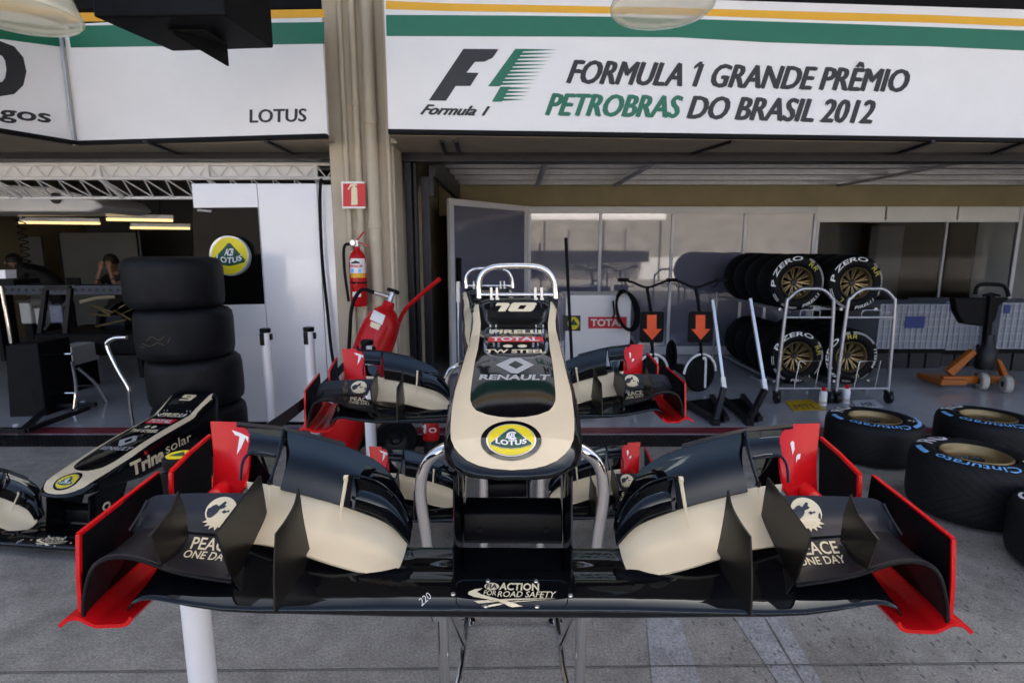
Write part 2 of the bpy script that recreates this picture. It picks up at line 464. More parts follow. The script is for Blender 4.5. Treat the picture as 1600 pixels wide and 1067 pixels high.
def words(name, s, q, fn, m, parent, bold=.012, shear=0., mx=9, space=1., heavy=0.):
    V, F = text2d(s, bold, shear, space)
    if not heavy: return lay(name, (quad(V, q), F), fn, m, parent, mx)
    o = []
    for i, dx in enumerate((0, heavy, -heavy, heavy / 2, -heavy / 2)):      # a bold face: the strokes thickened in thin layers
        def f2(x, y, i=i):
            p = fn(x, y); return None if p is None else p + (CAM - p).normalized() * .0005 * i
        o.append(lay(name, ([(x + dx, y + (0, 0, 0, heavy * .5, -heavy * .5)[i]) for x, y in quad(V, q)], F), f2, m, parent, mx))
    return merge(name, o, parent)
def shp(name, loops, fn, m, parent, mx=9): return lay(name, shape2d(loops), fn, m, parent, mx)
def ell(cx, cy, rx, ry, n=40, a0=0., a1=360.):
    k = n if a1 - a0 >= 360 else n + 1
    return [(cx + rx * math.cos(R(a0 + (a1 - a0) * i / n)), cy + ry * math.sin(R(a0 + (a1 - a0) * i / n))) for i in range(k)]
def rect(x0, y0, x1, y1): return [(x0, y0), (x1, y0), (x1, y1), (x0, y1)]
def merge(name, objs, parent):
    objs = [o for o in objs if o]
    b = MB(); mats = []
    o0 = org(parent)
    for o in objs:
        m = o.data.materials[0]
        if m not in mats: mats.append(m)
        b.add([v.co + o0 for v in o.data.vertices], [list(p.vertices) for p in o.data.polygons], mats.index(m))
        me = o.data; bpy.data.objects.remove(o); bpy.data.meshes.remove(me)
    if len(mats) == 1: return b.build(name, mats[0], parent, smooth=60, fix=False)
    return b.build(name, mats, parent, smooth=60, fix=False)
# ================================================================ setting
def slab(name, x0, y0, x1, y1, z, m, kind="structure", th=.05):
    b = MB(); b.bb((x0, y0, z - th), (x1, y1, z)); return tag(b.build(name, m, smooth=0), kind=kind)
slab("pit_lane_ground", -60, -70, 60, 4.42, 0, APRON, th=.3)
slab("garage_floor", -14, 4.70, 14, 13, .004, FLOORM, th=.3)
slab("floor_edge_stripe", -14, 4.72, 14, 4.885, .008, STRIPEM, th=.003)
# worn light lines and slab joints on the apron
b = MB()
for q in ([(1010, 968), (1062, 968), (1100, 1080), (1020, 1080)], [(1150, 968), (1226, 968), (1292, 1080), (1225, 1080)]):
    p = [atz(x, y, .004) for x, y in q]
    d0, d1 = (p[0] - p[3]).normalized(), (p[1] - p[2]).normalized()
    p = [p[0] + d0 * .9, p[1] + d1 * .9, p[2], p[3]] if q[0][0] > 900 else p
    b.add(p, [(3, 2, 1, 0)])
tag(b.build("ground_line", LINEM, smooth=0), kind="structure")
b = MB()
for (x0, y0, x1, y1) in ((-30, 1052, 1640, 1036), (1196, 968, 1262, 1080)):
    p, q = atz(x0, y0, 0), atz(x1, y1, 0)
    if x0 < 0: p = p + (p - q) * 1.5; q = q + (q - p) * .8
    n = (q - p).cross(Vector((0, 0, 1))).normalized() * .0028
    b.add([p + n + Vector((0, 0, .007)), p - n + Vector((0, 0, .007)), q - n + Vector((0, 0, .007)), q + n + Vector((0, 0, .007))], [(0, 1, 2, 3)])
tag(b.build("ground_joint", mat("joint_dirt", (.12, .115, .105), .9, var=.6, scale=7), smooth=0), kind="structure")
# drain grating in front of the garages
b = MB(); b.bb((-14, 4.40, -.06), (14, 4.71, -.03))
for i in range(8): b.bb((-14, 4.405 + i * .0385, -.03), (14, 4.422 + i * .0385, .004))
for i in range(420):
    x = -6 + i * .035
    b.bb((x, 4.42, -.03), (x + .01, 4.69, .001))
tag(b.build("drain_channel", DKMET, smooth=0), kind="structure")

# ================================================================ pit building
bld = thing("pit_building", (0, 4.9, 0), "beige rendered pit garage building with open bays behind the race noses", "building")
def part(name, a, c, m, bevel=.0):
    b = MB(); b.bb(a, c); return b.build(name, m, bld, smooth=0, bevel=bevel)
PX0, PX1, PY0, PY1 = -1.555, -1.005, 4.93, 5.48
part("pillar", (PX0, PY0, 0), (PX1, 5.275, 4.49), CONC, .012)
part("pillar", (6.9, PY0, 0), (7.5, 5.275, 4.49), CONC, .012)
part("pillar", (-7.3, PY0, 0), (-6.75, 5.275, 4.49), CONC, .012)
part("upper_wall", (-9, 5.28, 2.52), (11, 5.47, 4.49), CONC)
for s_ in (-1, 1): part("wing_wall", (s_ * 25.5 - 14.3, 4.95, 0), (s_ * 25.5 + 14.3, 5.4, 4.49), CONC)
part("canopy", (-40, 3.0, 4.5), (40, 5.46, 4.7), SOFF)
part("shade_block", (-40, 4.95, 4.71), (40, 16, 9.2), CONC)  # unseen block above the garages, added so its shadow covers the apron
part("roof", (-40, 5.6, 3.11), (40, 16, 4.70), CONC)
part("beam", (-9, 4.96, 3.56), (11, 5.27, 4.40), DARK)  # dark beam, extended upwards to darken what the nose paint reflects
part("lintel", (PX1 + .003, 5.275, 2.40), (11, 5.46, 2.515), DKMET)
part("lintel", (-9, 5.275, 2.42), (PX0 - .003, 5.46, 2.515), DKMET)
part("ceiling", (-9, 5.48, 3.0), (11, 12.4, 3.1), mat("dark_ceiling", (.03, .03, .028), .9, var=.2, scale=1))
part("dividing_wall", (-1.50, 5.485, 0), (-1.12, 12.2, 3.0), CONC)
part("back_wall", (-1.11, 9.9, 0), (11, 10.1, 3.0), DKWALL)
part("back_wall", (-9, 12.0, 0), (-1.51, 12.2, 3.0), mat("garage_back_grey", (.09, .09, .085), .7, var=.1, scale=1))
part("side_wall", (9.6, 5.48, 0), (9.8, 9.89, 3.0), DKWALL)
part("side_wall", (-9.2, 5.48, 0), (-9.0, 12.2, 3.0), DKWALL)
b = MB()
for px in (1120, 1440, 1590): 
    p, q = at(px + 26 - (px - 1120) * .02, 214, 4.66), at(px - 38, 236, 5.25); p.z = q.z = 2.462; b.bar(p, q, .03, .018)
for px, qx in ((712, 718), (690, 696), (225, 275), (415, 455)):
    p, q = at(px, 214, 4.66), at(qx, 236, 5.25); p.z = q.z = 2.462; b.bar(p, q, .03, .018)
split(b.build("soffit_bracket", DKMET, bld, smooth=0))
# steel guide rails of the door beside the pillar
b = MB()
b.bb((-.99, 5.30, 0), (-.93, 5.46, 2.4)); b.bb((-.925, 5.38, 0), (-.895, 5.47, 2.4)); b.bb((-.88, 5.55, .1), (-.80, 5.60, 2.3))
split(b.build("door_rail", DKMET, bld, smooth=0, bevel=.004))

# pipes on the pillar
for i, (xa, ya, xb, yb, r, y) in enumerate(((527, 0, 551, 420, .022, 4.905), (571, 0, 592, 480, .05, 4.875), (580, 25, 612, 560, .017, 4.895), (548, 0, 562, 300, .03, 4.90))):
    p, q = at(xa, ya, y), at(xb, yb, y)
    x = (p.x + q.x) / 2 + (.0 if i != 2 else .07)
    b = MB(); b.tube([(x, y, 0), (x, y, 4.48)], r, 16)
    for z in (.6, 1.75, 2.6): b.lathe([(r * 1.0, -.03), (r * 1.18, -.028), (r * 1.18, .028), (r * 1.0, .03)], 16, (x, y, z + .07 * i))
    o = b.build("drain_pipe", PIPE, smooth=40)
    tag(o, ["thin beige pipe nearest the white panel on the pillar", "thick beige downpipe, broadest of the pipes on the pillar",
            "thin beige conduit on the right edge of the pillar", "medium beige pipe between the thin and thick pipes on the pillar"][i], "pipe", "pipes running up the pillar")

# ================================================================ banners
def banner(name, label, corners, rail=True, parts=()):
    # corners tl,tr,br,bl as world points
    tl, tr, br, bl = corners
    root = thing(name, (bl + br) / 2, label, "banner")
    n = (tr - tl).cross(bl - tl).normalized()
    if n.y > 0: n = -n
    b = MB(); b.plate([tl, tr, br, bl], -n * .03)
    pan = b.build("panel", WHITE, root, smooth=0)
    if rail:
        b = MB(); b.bar(bl - Vector((0, 0, .012)) + n * .004, br - Vector((0, 0, .012)) + n * .004, .05, .034, up=(0, 0, 1)); b.build("bottom_rail", DARK, root, smooth=0, bevel=.004)
    return root, pan
A = [at(602, 4, 4.45), None, None, at(607, 205, 4.45)]
e1, e2 = at(1600, 20, 4.80), at(1600, 218, 4.80)
def ext(p, q, x): return p + (q - p) * ((x - p.x) / (q.x - p.x))
br_, tr_ = ext(A[3], e2, 4.75), ext(A[0], e1, 4.75)
bl_ = Vector((A[3].x, A[3].y, 2.505)); br_.z = 2.505; tr_ = Vector((br_.x, br_.y, 3.43)); tl_ = Vector((A[0].x, A[0].y, 3.42)); tl_.x, tl_.y = bl_.x, bl_.y; tl_.z = tr_.z = 3.485
ban, pan = banner("race_banner", "long white banner with yellow and green stripes naming the 2012 Brazilian grand prix", (tl_, tr_, br_, bl_))
F1 = onpl(tl_, tr_, bl_, .0025)
def wave(pts): return pts
shp("yellow_stripe", [[(603, 2), (700, 6), (900, 10), (1090, 14), (1300, 20), (1450, 24), (1700, 34), (1700, 46), (1450, 36), (1300, 33), (1090, 25), (900, 21), (700, 18), (603, 15)]], F1, YELLOW, ban, 60)
shp("green_stripe", [[(603, 24), (800, 25), (960, 27), (1100, 31), (1350, 39), (1700, 52), (1700, 84), (1450, 73), (1330, 71), (1200, 67), (1060, 59), (900, 58), (604, 57)]], F1, GREEN, ban, 60)
words("lettering", "FORMULA 1 GRANDE PRÊMIO", [(893, 95), (1421, 110), (1417, 144), (886, 130)], F1, INK, ban, .0, .22, 60, 1., 2.1)
words("lettering", "PETROBRAS", [(859, 147), (1066, 151), (1062, 184), (853, 180)], F1, GREEN, ban, .0, .22, 60, 1., 2.1)
words("lettering", "DO BRASIL 2012", [(1079, 151), (1367, 158), (1362, 193), (1074, 185)], F1, INK, ban, .0, .22, 60, 1., 2.1)
shp("letter_mark", [[(724, 77), (779, 77.5), (770, 91), (757, 97), (742, 97.5), (729, 114), (748, 114.5), (735, 135), (712, 135), (697, 158), (670, 157.5)]], F1, INK, ban, 60)
o = [shp("x", [[(805, 77), (820, 77), (781, 135.5), (762.5, 135.5)]], F1, GREEN, ban, 60), shp("x", [[(782, 136), (797, 136), (784, 159.5), (768.5, 159.5)]], F1, GREEN, ban, 60)]
F1b = onpl(tl_, tr_, bl_, .0030)
for i in range(10):
    y = 77 + 5.85 * i; x = 815 - .67 * (y - 77); o.append(shp("x", [[(x, y), (871 - 4.0 * i, y + 1.2), (x - 3, y + 4.6), (x - 6, y + 4.6)]], F1b, GREEN, ban, 60))
for i in range(4):
    y = 136.5 + 5.9 * i; x = 792 - .55 * (y - 136); o.append(shp("x", [[(x, y), (832 - 4.0 * i, y + 1.8), (x - 3, y + 4.6), (x - 6, y + 4.6)]], F1b, GREEN, ban, 60))
merge("speed_mark", o, ban)
shp("numeral_flag", [[(1084.5, 104), (1093, 97), (1098, 97), (1096.5, 101.5), (1084, 109)]], F1b, INK, ban, 60)
words("lettering", "Formula 1", [(664, 164), (765, 167), (761, 181), (657, 179)], F1, INK, ban, .0, .3, 60, 1., 1.3)

t1, t2 = at(500, 8, 4.62), at(100, 14, 4.92)
b1, b2 = at(512, 212, 4.62), at(121, 222, 4.92)
for p in (b1, b2): p.z = 2.505
for p in (t1, t2): p.z = 3.42
t1.x, t1.y = b1.x, b1.y; t2.x, t2.y = b2.x, b2.y
ban2, pan2 = banner("team_banner", "white banner with green and yellow stripes reading LOTUS above the left garage", (t2, t1, b1, b2))
F2 = onpl(t2, t1, b2, .0025)
shp("yellow_stripe", [[(104, 21), (507, 15), (507, 28), (106, 35)]], F2, YELLOW, ban2, 60)
shp("green_stripe", [[(106, 41), (507, 35), (507, 69), (111, 75)]], F2, GREEN, ban2, 60)
words("lettering", "LOTUS", [(391, 172), (479, 170.5), (478, 190), (391, 192)], F2, INK, ban2, .0, 0, 60, 1., .9)
c1 = Vector((b2.x - .012, b2.y - .02, 2.505)); c2 = atx(0, 204, at(0, 204, 4.35).x); c2 = at(-120, 190, 4.0); c2.z = 2.505
ban3, pan3 = banner("corner_banner", "angled white banner with a large black zero at the far left", (Vector((c2.x, c2.y, 3.42)), Vector((c1.x, c1.y, 3.42)), c1, c2))
F3 = onpl(c1 + Vector((0, 0, .9)), c1, c2, .0025)
shp("yellow_stripe", [[(-100, -10), (110, 16), (110, 30), (-100, 5)]], F3, YELLOW, ban3, 60)
shp("green_stripe", [[(-100, 18), (112, 46), (112, 76), (-100, 48)]], F3, GREEN, ban3, 60)
words("lettering", "0", [(-44, 66), (41, 76), (41, 149), (-44, 140)], F3, INK, ban3, .05, 0, 60)
words("lettering", "Interlagos", [(-150, 153), (78, 172), (78, 192), (-150, 170)], F3, INK, ban3, .0, 0, 60, 1., 1.5)
b = MB(); b.bar((b2.x - .006, b2.y - .03, 2.47), (b2.x - .006, b2.y - .03, 3.42), .02, .02); b.build("corner_post", GREYMET, ban3, smooth=0)

for pl_ in ([(bl_.x, bl_.y + .04), (br_.x, br_.y + .04), (11, 5.27), (PX1 + .002, 5.27), (PX1 + .002, 4.8), (bl_.x, 4.8)],
            [(c2.x, c2.y + .06), (c1.x, c1.y + .05), (b1.x, b1.y + .04), (b1.x, 4.8), (PX0 - .002, 4.8), (PX0 - .002, 5.27), (-9, 5.27), (-9, 4.2)]):
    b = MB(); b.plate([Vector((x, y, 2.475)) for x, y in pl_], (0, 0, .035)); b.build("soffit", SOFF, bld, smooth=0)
# hanging black cabinet under the canopy
root = thing("hanging_cabinet", atz(290, 50, 2.8), "black metal cabinet with a fin hanging in front of the LOTUS banner", "cabinet")
q = [atz(146, 27, 2.82), atz(352, 24, 2.82), atz(428, 76, 2.82), atz(270, 81, 2.82)]
b = MB(); b.plate(q, (0, 0, .75)); b.build("casing", DARK, root, smooth=0, bevel=.01)
b = MB(); p0, p1 = atz(268, 47, 2.815), atz(352, 70, 2.815)
b.plate([p0, p1, p1 + Vector((0, 0, -.12)), p0 + Vector((0, 0, -.02))], (.012, 0, 0)); b.build("fin", DARK, root, smooth=0)
b = MB(); b.bb(atz(262, 46, 2.82) + Vector((0, 0, -.006)), atz(350, 66, 2.82) + Vector((0, 0, -.002))); b.build("hatch", mat("hatch_black", (.004, .004, .004), .8), root, smooth=0)

# glass canopy lamps
def lamp(px, py, Y, rad, label):
    c = at(px, py, Y)
    root = thing("canopy_lamp", c, label, "lamp", "glass lamps hanging from the canopy")
    b = MB(); h = rad * .75
    prof = [(rad * .30, h * 1.25), (rad * .62, h), (rad * .86, h * .6), (rad * .99, h * .12), (rad, 0), (rad * .95, -rad * .09), (rad * .72, -rad * .16), (rad * .35, -rad * .2), (.001, -rad * .21)]
    b.lathe(prof, 40, c); b.build("glass_shade", LAMPG, root, smooth=60)
    b = MB(); b.lathe([(rad * .34, h * 1.2), (rad * .36, h * 1.9), (rad * .2, h * 2.1), (.001, h * 2.1)], 24, c); b.tube([c + Vector((0, 0, h * 2)), Vector((c.x, 3.1, c.z + 1.3)), Vector((c.x, 3.1, 4.52))], .02, 10); b.build("fitting", GREYMET, root, smooth=40)
    b = MB(); b.lathe([(rad * .965, -.004), (rad * 1.02, -.004), (rad * 1.02, .012), (rad * .965, .012), (rad * .965, -.004)], 40, c); b.build("rim", LAMPG, root, smooth=40)
lamp(28, 22, 2.85, .25, "glass dome lamp above the angled banner with the zero")
lamp(1034, 12, 2.95, .245, "glass dome lamp above the race banner lettering")

# ================================================================ roller door pushed up under the ceiling (right bay)
root = thing("overhead_door", (3.6, 5.5, 2.5), "grey sectional garage door pushed up flat under the ceiling", "door")
b = MB(); b.bb((-.75, 5.50, 2.56), (9.4, 8.2, 2.60)); b.build("door_panel", mat("door_grey", (.33, .34, .35), .5, var=.15, scale=1.5), root, smooth=0)
b = MB()
for y in (5.9, 6.45, 7.0, 7.55, 8.1): b.bb((-.75, y - .03, 2.50), (9.4, y + .03, 2.562))
split(b.build("cross_rail", GREYMET, root, smooth=0))
for x in (.35, 1.45, 4.6, 7.4):
    b = MB(); b.bb((x - .025, 5.55, 2.47), (x + .025, 8.1, 2.502)); b.build("stile", GREYMET, root, smooth=0)
b = MB(); b.tube([(-.7, 5.5, 2.53), (9.4, 5.5, 2.53)], .055, 14); b.build("bottom_seal", mat("seal_rubber_grey", (.10, .10, .12), .35), root)
b = MB(); b.bb((-.80, 5.56, 2.30), (-.74, 8.2, 2.5)); b.bb((-.80, 5.56, 2.12), (-.76, 5.72, 2.3)); b.build("track", DKMET, root, smooth=0)

# ================================================================ glazed partition across the right bay
part("header_wall", (-1.10, 8.60, 2.1), (9.58, 8.7, 3.0), DKWALL)
GY = 8.42
def gx(px, py=440): return at(px, py, GY).x
part_ = thing("grey_partition", (3, GY, 0), "row of glossy grey panels in white frames across the right garage", "partition")
xs = [gx(827), gx(936), gx(1047), gx(1158), gx(1265)]
zt = at(900, 323, GY).z
for a, c in zip(xs[:-1], xs[1:]):
    b = MB(); b.bb((a + .02, GY, .14), (c - .02, GY + .02, zt - .10)); b.build("grey_panel", GREYPANEL, part_, smooth=0)
b = MB()
for x in xs: b.bb((x - .022, GY - .022, .02), (x + .022, GY + .03, zt - .1))
b.bb((xs[0] - .022, GY - .02, zt - .1), (xs[-1] + .022, GY + .03, zt)); b.bb((xs[0] - .02, GY - .018, .01), (xs[-1] + .02, GY + .03, .14))
b.build("frame", FRAMEW, part_, smooth=0, bevel=.004)
# window bay with a dim office behind
win = thing("office_window", (6, GY, 0), "wide dark office window with white header panels right of the grey panels", "window")
x0, x1 = xs[-1] + .045, gx(1580); zg = at(1400, 344, GY).z
b = MB()
for a, c in ((gx(1268), gx(1372)), (gx(1374), gx(1482)), (gx(1484), x1)): b.bb((a + .004, GY, zg), (c - .004, GY + .02, zt))
split(b.build("header_panel", mat("white_header", (.72, .73, .72), .45, var=.05, scale=2), win, smooth=0))
b = MB(); b.bb((x0 - .02, GY - .02, 0), (x0 + .02, GY + .03, zg)); b.bb((x1 - .03, GY - .02, 0), (x1 + .02, GY + .03, zt)); b.bb((gx(1473) - .02, GY + .05, .7), (gx(1473) + .02, GY + .09, zg)); b.bb((x0, GY - .018, zg - .03), (x1, GY + .028, zg)); b.bb((x0, GY - .018, .70), (x1, GY + .028, .76))
b.build("frame", FRAMEW, win, smooth=0)
b = MB(); b.bb((x0 + .02, GY, .05), (x1 - .03, GY + .02, .70)); b.build("lower_panel", DARK, win, smooth=0)
m = mat("clear_pane", (.9, .92, .93), .02, trans=1., ior=1.12)
b = MB(); b.bb((x0 + .02, GY + .004, .76), (gx(1473) - .02, GY + .010, zg - .03)); b.bb((gx(1473) + .02, GY + .004, .76), (x1 - .03, GY + .010, zg - .03)); split(b.build("pane", m, win, smooth=0))
root = thing("office_screen", (5.8, 9.3, 0), "pale door leaf and grey screens standing inside the dark office", "screen")
b = MB(); b.bb((5.95, 9.4, 0), (6.5, 9.44, 1.98)); b.build("door_leaf", mat("pale_leaf", (.62, .62, .62), .5), root, smooth=0, bevel=.004)
b = MB(); b.bb((7.35, 8.95, 0), (8.9, 8.99, 2.15)); b.bb((4.2, 9.6, 0), (5.9, 9.64, 2.0)); split(b.build("panel", mat("office_grey", (.26, .265, .26), .6, var=.1, scale=2), root, smooth=0))
# open door leaf at the left end
root = thing("hinged_door", (xs[0], GY, 0), "open white framed door with grey glazing left of the grey panels", "door")
pa, pb = at(702, 316, 7.0), at(826, 324, GY - .05)
pa.z = pb.z = zt + .01
b = MB()
def leaf(u0, u1, z0, z1, th, off=0.):
    d = (pb - pa); n = Vector((d.y, -d.x, 0)).normalized()
    P = [pa + d * u0, pa + d * u1]; P = [Vector((p.x, p.y, z0)) + n * off for p in P] + [Vector((p.x, p.y, z1)) + n * off for p in reversed(P)]
    return P, n * th
for u0, u1, z0, z1 in ((0, .05, .02, zt), (.95, 1, .02, zt), (.051, .949, zt - .08, zt), (.051, .949, .02, .12)):
    P, n = leaf(u0, u1, z0, z1, -.045); b.plate(P, n)
b.build("door_frame", FRAMEW, root, smooth=0, bevel=.004)
b = MB(); P, n = leaf(.052, .948, .122, zt - .082, -.015, -.012); b.plate(P, n); b.build("grey_panel", GREYPANEL, root, smooth=0)
b = MB(); P, n = leaf(.06, .09, 1.15, 1.5, .05, .0); b.plate(P, n); b.build("handle", DARK, root, smooth=0, bevel=.005)

# ================================================================ left bay: truss, white wall panel
root = thing("lighting_truss", (-4, 5.5, 2.2), "white lattice truss spanning the top of the left garage", "truss")
cA, cB, cC, cD = (5.48, 2.405), (5.48, 2.275), (5.78, 2.12), (5.78, 2.405)
X0, X1 = -7.0, -1.66
for nm, cc in (("top_chord", cA), ("front_chord", cB), ("rear_chord", cC), ("top_chord", cD)):
    b = MB(); b.tube([(X0, *cc), (X1, *cc)], .017, 10); b.build(nm, WHITEP, root)
b = MB(); n = 26
for i in range(n):
    xa, xb = X0 + (X1 - X0) * i / n, X0 + (X1 - X0) * (i + 1) / n; xm = (xa + xb) / 2
    b.tube([(xa, *cA), (xm, *cB)], .007, 6); b.tube([(xm, *cB), (xb, *cA)], .007, 6)
    b.tube([(xa, *cB), (xm, *cC)], .008, 6); b.tube([(xm, *cC), (xb, *cB)], .008, 6)
for i in range(0, n + 1, 5):
    x = X0 + (X1 - X0) * i / n; b.bar((x, *cA), (x, *cB), .04, .03); b.bar((x, *cB), (x, *cC), .04, .03)
b.build("lattice", WHITEP, root)
b = MB(); b.bb((X0, 5.50, 2.285), (-1.9, 5.505, 2.395)); b.build("cover_strip", WHITEP, root, smooth=0)

wy = 4.98
wp = thing("white_partition", (-2.2, wy, 0), "tall glossy white partition with a black window beside the pillar", "partition")
wx0, wx1, wz = at(299, 288, wy).x, PX0 - .004, at(400, 287, wy).z
xj = at(415, 480, wy).x
b = MB(); b.bb((wx0, wy, .03), (xj - .003, wy + .05, wz)); b.bb((xj + .003, wy, .03), (at(505, 480, wy).x, wy + .05, wz)); b.bb((at(505, 480, wy).x + .004, wy + .01, .03), (wx1, wy + .05, wz - .01))
wpan = b.build("wall_board", mat("white_laminate", (.86, .86, .88), .14, var=.03, scale=1.5, coat=.4, bump=.02, bscale=2), wp, smooth=0, bevel=.003)
b = MB(); b.bb((wx0, wy - .006, 0), (wx1, wy + .04, .03)); b.build("plinth", DARK, wp, smooth=0)
f = onpl((0, wy, 0), (1, wy, 0), (0, wy, 1), .003)
shp("black_window", [[(301, 325), (403, 324), (414, 475), (306, 477)]], f, mat("black_glass", (.004, .004, .004), .06, spec=.1, bump=.05, bscale=5), wp, 80)
words("lettering", "LOTUS RENAULT", [(309, 327), (331, 329), (331, 332), (309, 330)], onpl((0, wy, 0), (1, wy, 0), (0, wy, 1), .006), WHT, wp, .02, 0, 0)

def roundel(fn, cx, cy, rx, ry, parent, ring=True, mx=6, seg=36, name="roundel", txt=True, off=None):
    """yellow disc with green rounded triangle and letters"""
    fs = off
    if ring: shp("badge_surround", [ell(cx, cy, rx, ry)], fs[0], BLACK, parent, mx)
    k = .82 if ring else 1.
    shp("badge_ring", [ell(cx, cy, rx * k, ry * k)], fs[1], SILV, parent, mx)
    shp("badge_disc", [ell(cx, cy, rx * k * .95, ry * k * .95)], fs[2], BYEL, parent, mx)
    T = []
    for (ax, ay, a0, a1, r_) in ((0, -.50, 200, 340, .16), (.70, .23, -60, 100, .13), (-.70, .23, 80, 240, .13)):
        for i in range(8):
            a = R(a0 + (a1 - a0) * i / 7); T.append((cx + rx * k * (ax + r_ * math.cos(a)), cy + ry * k * (ay + r_ * math.sin(a))))
        if ax > 0: T += [(cx + rx * k * .35, cy + ry * k * .46), (cx, cy + ry * k * .52), (cx - rx * k * .35, cy + ry * k * .46)]
    shp("badge_triangle", [T], fs[3], BGRN, parent, mx)
    if not txt: return
    V, F = text2d("LOTUS", .03, 0, 1.05)
    def arc(x, y): 
        u = (x - .5) * 2
        return (cx + rx * k * .66 * u, cy + ry * k * (.36 - .17 * u * u - .27 * (y - .0)) - ry * k * .0)
    lay("badge_lettering", ([arc(x, y) for x, y in V], F), fs[4], WHT, parent, mx)
    words("badge_monogram", "ACB", [(cx - rx * k * .22, cy - ry * k * .37), (cx + rx * k * .24, cy - ry * k * .37), (cx + rx * k * .2, cy - ry * k * .02), (cx - rx * k * .26, cy - ry * k * .02)], fs[4], WHT, parent, .02, .1, mx, .7)

rc = at(358, 400, 4.9); rr = 30.5 / FPX * 4.9
root = thing("team_roundel", rc, "round yellow and green LOTUS sign mounted on the white partition", "sign")
M = Matrix.Rotation(R(90), 3, 'X')
b = MB(); b.lathe([(.001, 0), (rr, 0), (rr, .05), (.001, .05)], 48, rc, Matrix.Rotation(R(-90), 3, 'X')); disc = b.build("disc", SILV, root, smooth=40)
q = bvh_of(disc); O = [onto(q, .001 + .0012 * i) for i in range(5)]
roundel(None, 358.5, 400, 30, 30.5, root, False, 0, off=O)

# black cable down the white panel
pts = [at(501, 284, 4.93), at(500, 320, 4.93), at(503, 400, 4.93), at(511, 480, 4.93), at(519, 555, 4.93), at(530, 600, 4.9), at(545, 640, 4.85)]
b = MB(); b.tube([pts[0] + Vector((0, .04, .0))] + pts, .014, 10, smooth=6); tag(b.build("power_cable", DARK), "black cable hanging down the white partition", "cable")

# extinguisher sign on the pillar
c = at(552, 305, 4.845); 
root = thing("extinguisher_sign", c, "red sign with a white extinguisher symbol on the pillar", "sign")
b = MB(); tl, br = at(533, 284, 4.85), at(571, 326, 4.85); b.bb((tl.x, 4.846, br.z), (br.x, 4.852, tl.z)); pl = b.build("plate", WHT, root, smooth=0)
f = onpl((0, 4.846, 0), (1, 4.846, 0), (0, 4.846, 1), .0015); g = onpl((0, 4.846, 0), (1, 4.846, 0), (0, 4.846, 1), .003)
shp("red_field", [rect(536, 287, 571, 323)], f, REDV, root, 0)
shp("symbol", [[(549, 295), (553, 290), (558, 294), (559, 320), (549, 321)], [(548, 288), (556, 287), (559, 290), (548, 292), (545, 297), (543, 296)]], g, CRM, root, 0)

# wall extinguisher
c = at(560, 440, 4.78); L = lambda px, py, y=4.78: at(px, py, y)
root = thing("wall_extinguisher", c, "slim red extinguisher with a white label hung on the pillar", "fire extinguisher")
r = .072; x = c.x; zb, zs = L(565, 478).z, L(560, 400).z
b = MB(); b.lathe([(.001, zb), (r * .85, zb), (r, zb + .02), (r, zs - .03), (r * .8, zs + .02), (r * .35, zs + .05), (r * .3, zs + .08), (.001, zs + .08)], 28, (x, 4.78, 0)); cyl = b.build("cylinder", EXTRED, root, smooth=45)
b = MB(); zt_ = zs + .08; b.lathe([(.001, zt_), (.022, zt_), (.022, zt_ + .05), (.001, zt_ + .05)], 16, (x, 4.78, 0)); b.tube([(x - .02, 4.76, zt_ + .02), (x - .05, 4.74, zt_ + .02)], .015, 10); b.lathe([(.001, 0), (.022, 0), (.022, .02), (.001, .02)], 20, (x - .02, 4.745, zt_ + .03), Matrix.Rotation(R(90), 3, 'X')); b.build("valve", ALU, root, smooth=40)
b = MB(); b.bar((x, 4.78, zt_ + .045), (x + .07, 4.76, zt_ + .12), .012, .012); b.bar((x, 4.78, zt_ + .04), (x + .11, 4.76, zt_ + .005), .016, .01); b.build("lever", EXTRED, root, smooth=0)
b = MB(); b.tube([(x - .03, 4.74, zt_ + .02), (x - .09, 4.73, zt_), (x - .10, 4.73, zt_ - .15), (x - .09, 4.725, zt_ - .3), (x - .07, 4.71, zt_ - .46)], .012, 8, smooth=6); b.build("hose", DARK, root)
b = MB(); b.lathe([(r + .002, zs - .23), (r + .002, zs - .215)], 28, (x, 4.78, 0)); b.build("strap", DARK, root)
f = onto(bvh_of(cyl), .001); g = onto(bvh_of(cyl), .002)
shp("paper_label", [rect(545, 404, 572, 427)], f, WHT, root, 4); shp("yellow_label", [rect(546, 427, 573, 434)], f, YELLOW, root, 4); shp("small_label", [rect(551, 456, 564, 464)], f, WHT, root, 4)
words("lettering", "PREMIUM", [(547, 414), (566, 414), (566, 418), (547, 418)], g, REDV, root, .03, 0, 4)
shp("icons", [rect(548, 420, 553, 426), rect(560, 420, 564, 426)], g, BLUEP, root, 4)
shp("emblem", [[(549, 410), (556, 407), (562, 410), (562, 412), (549, 412)]], g, INK, root, 4)

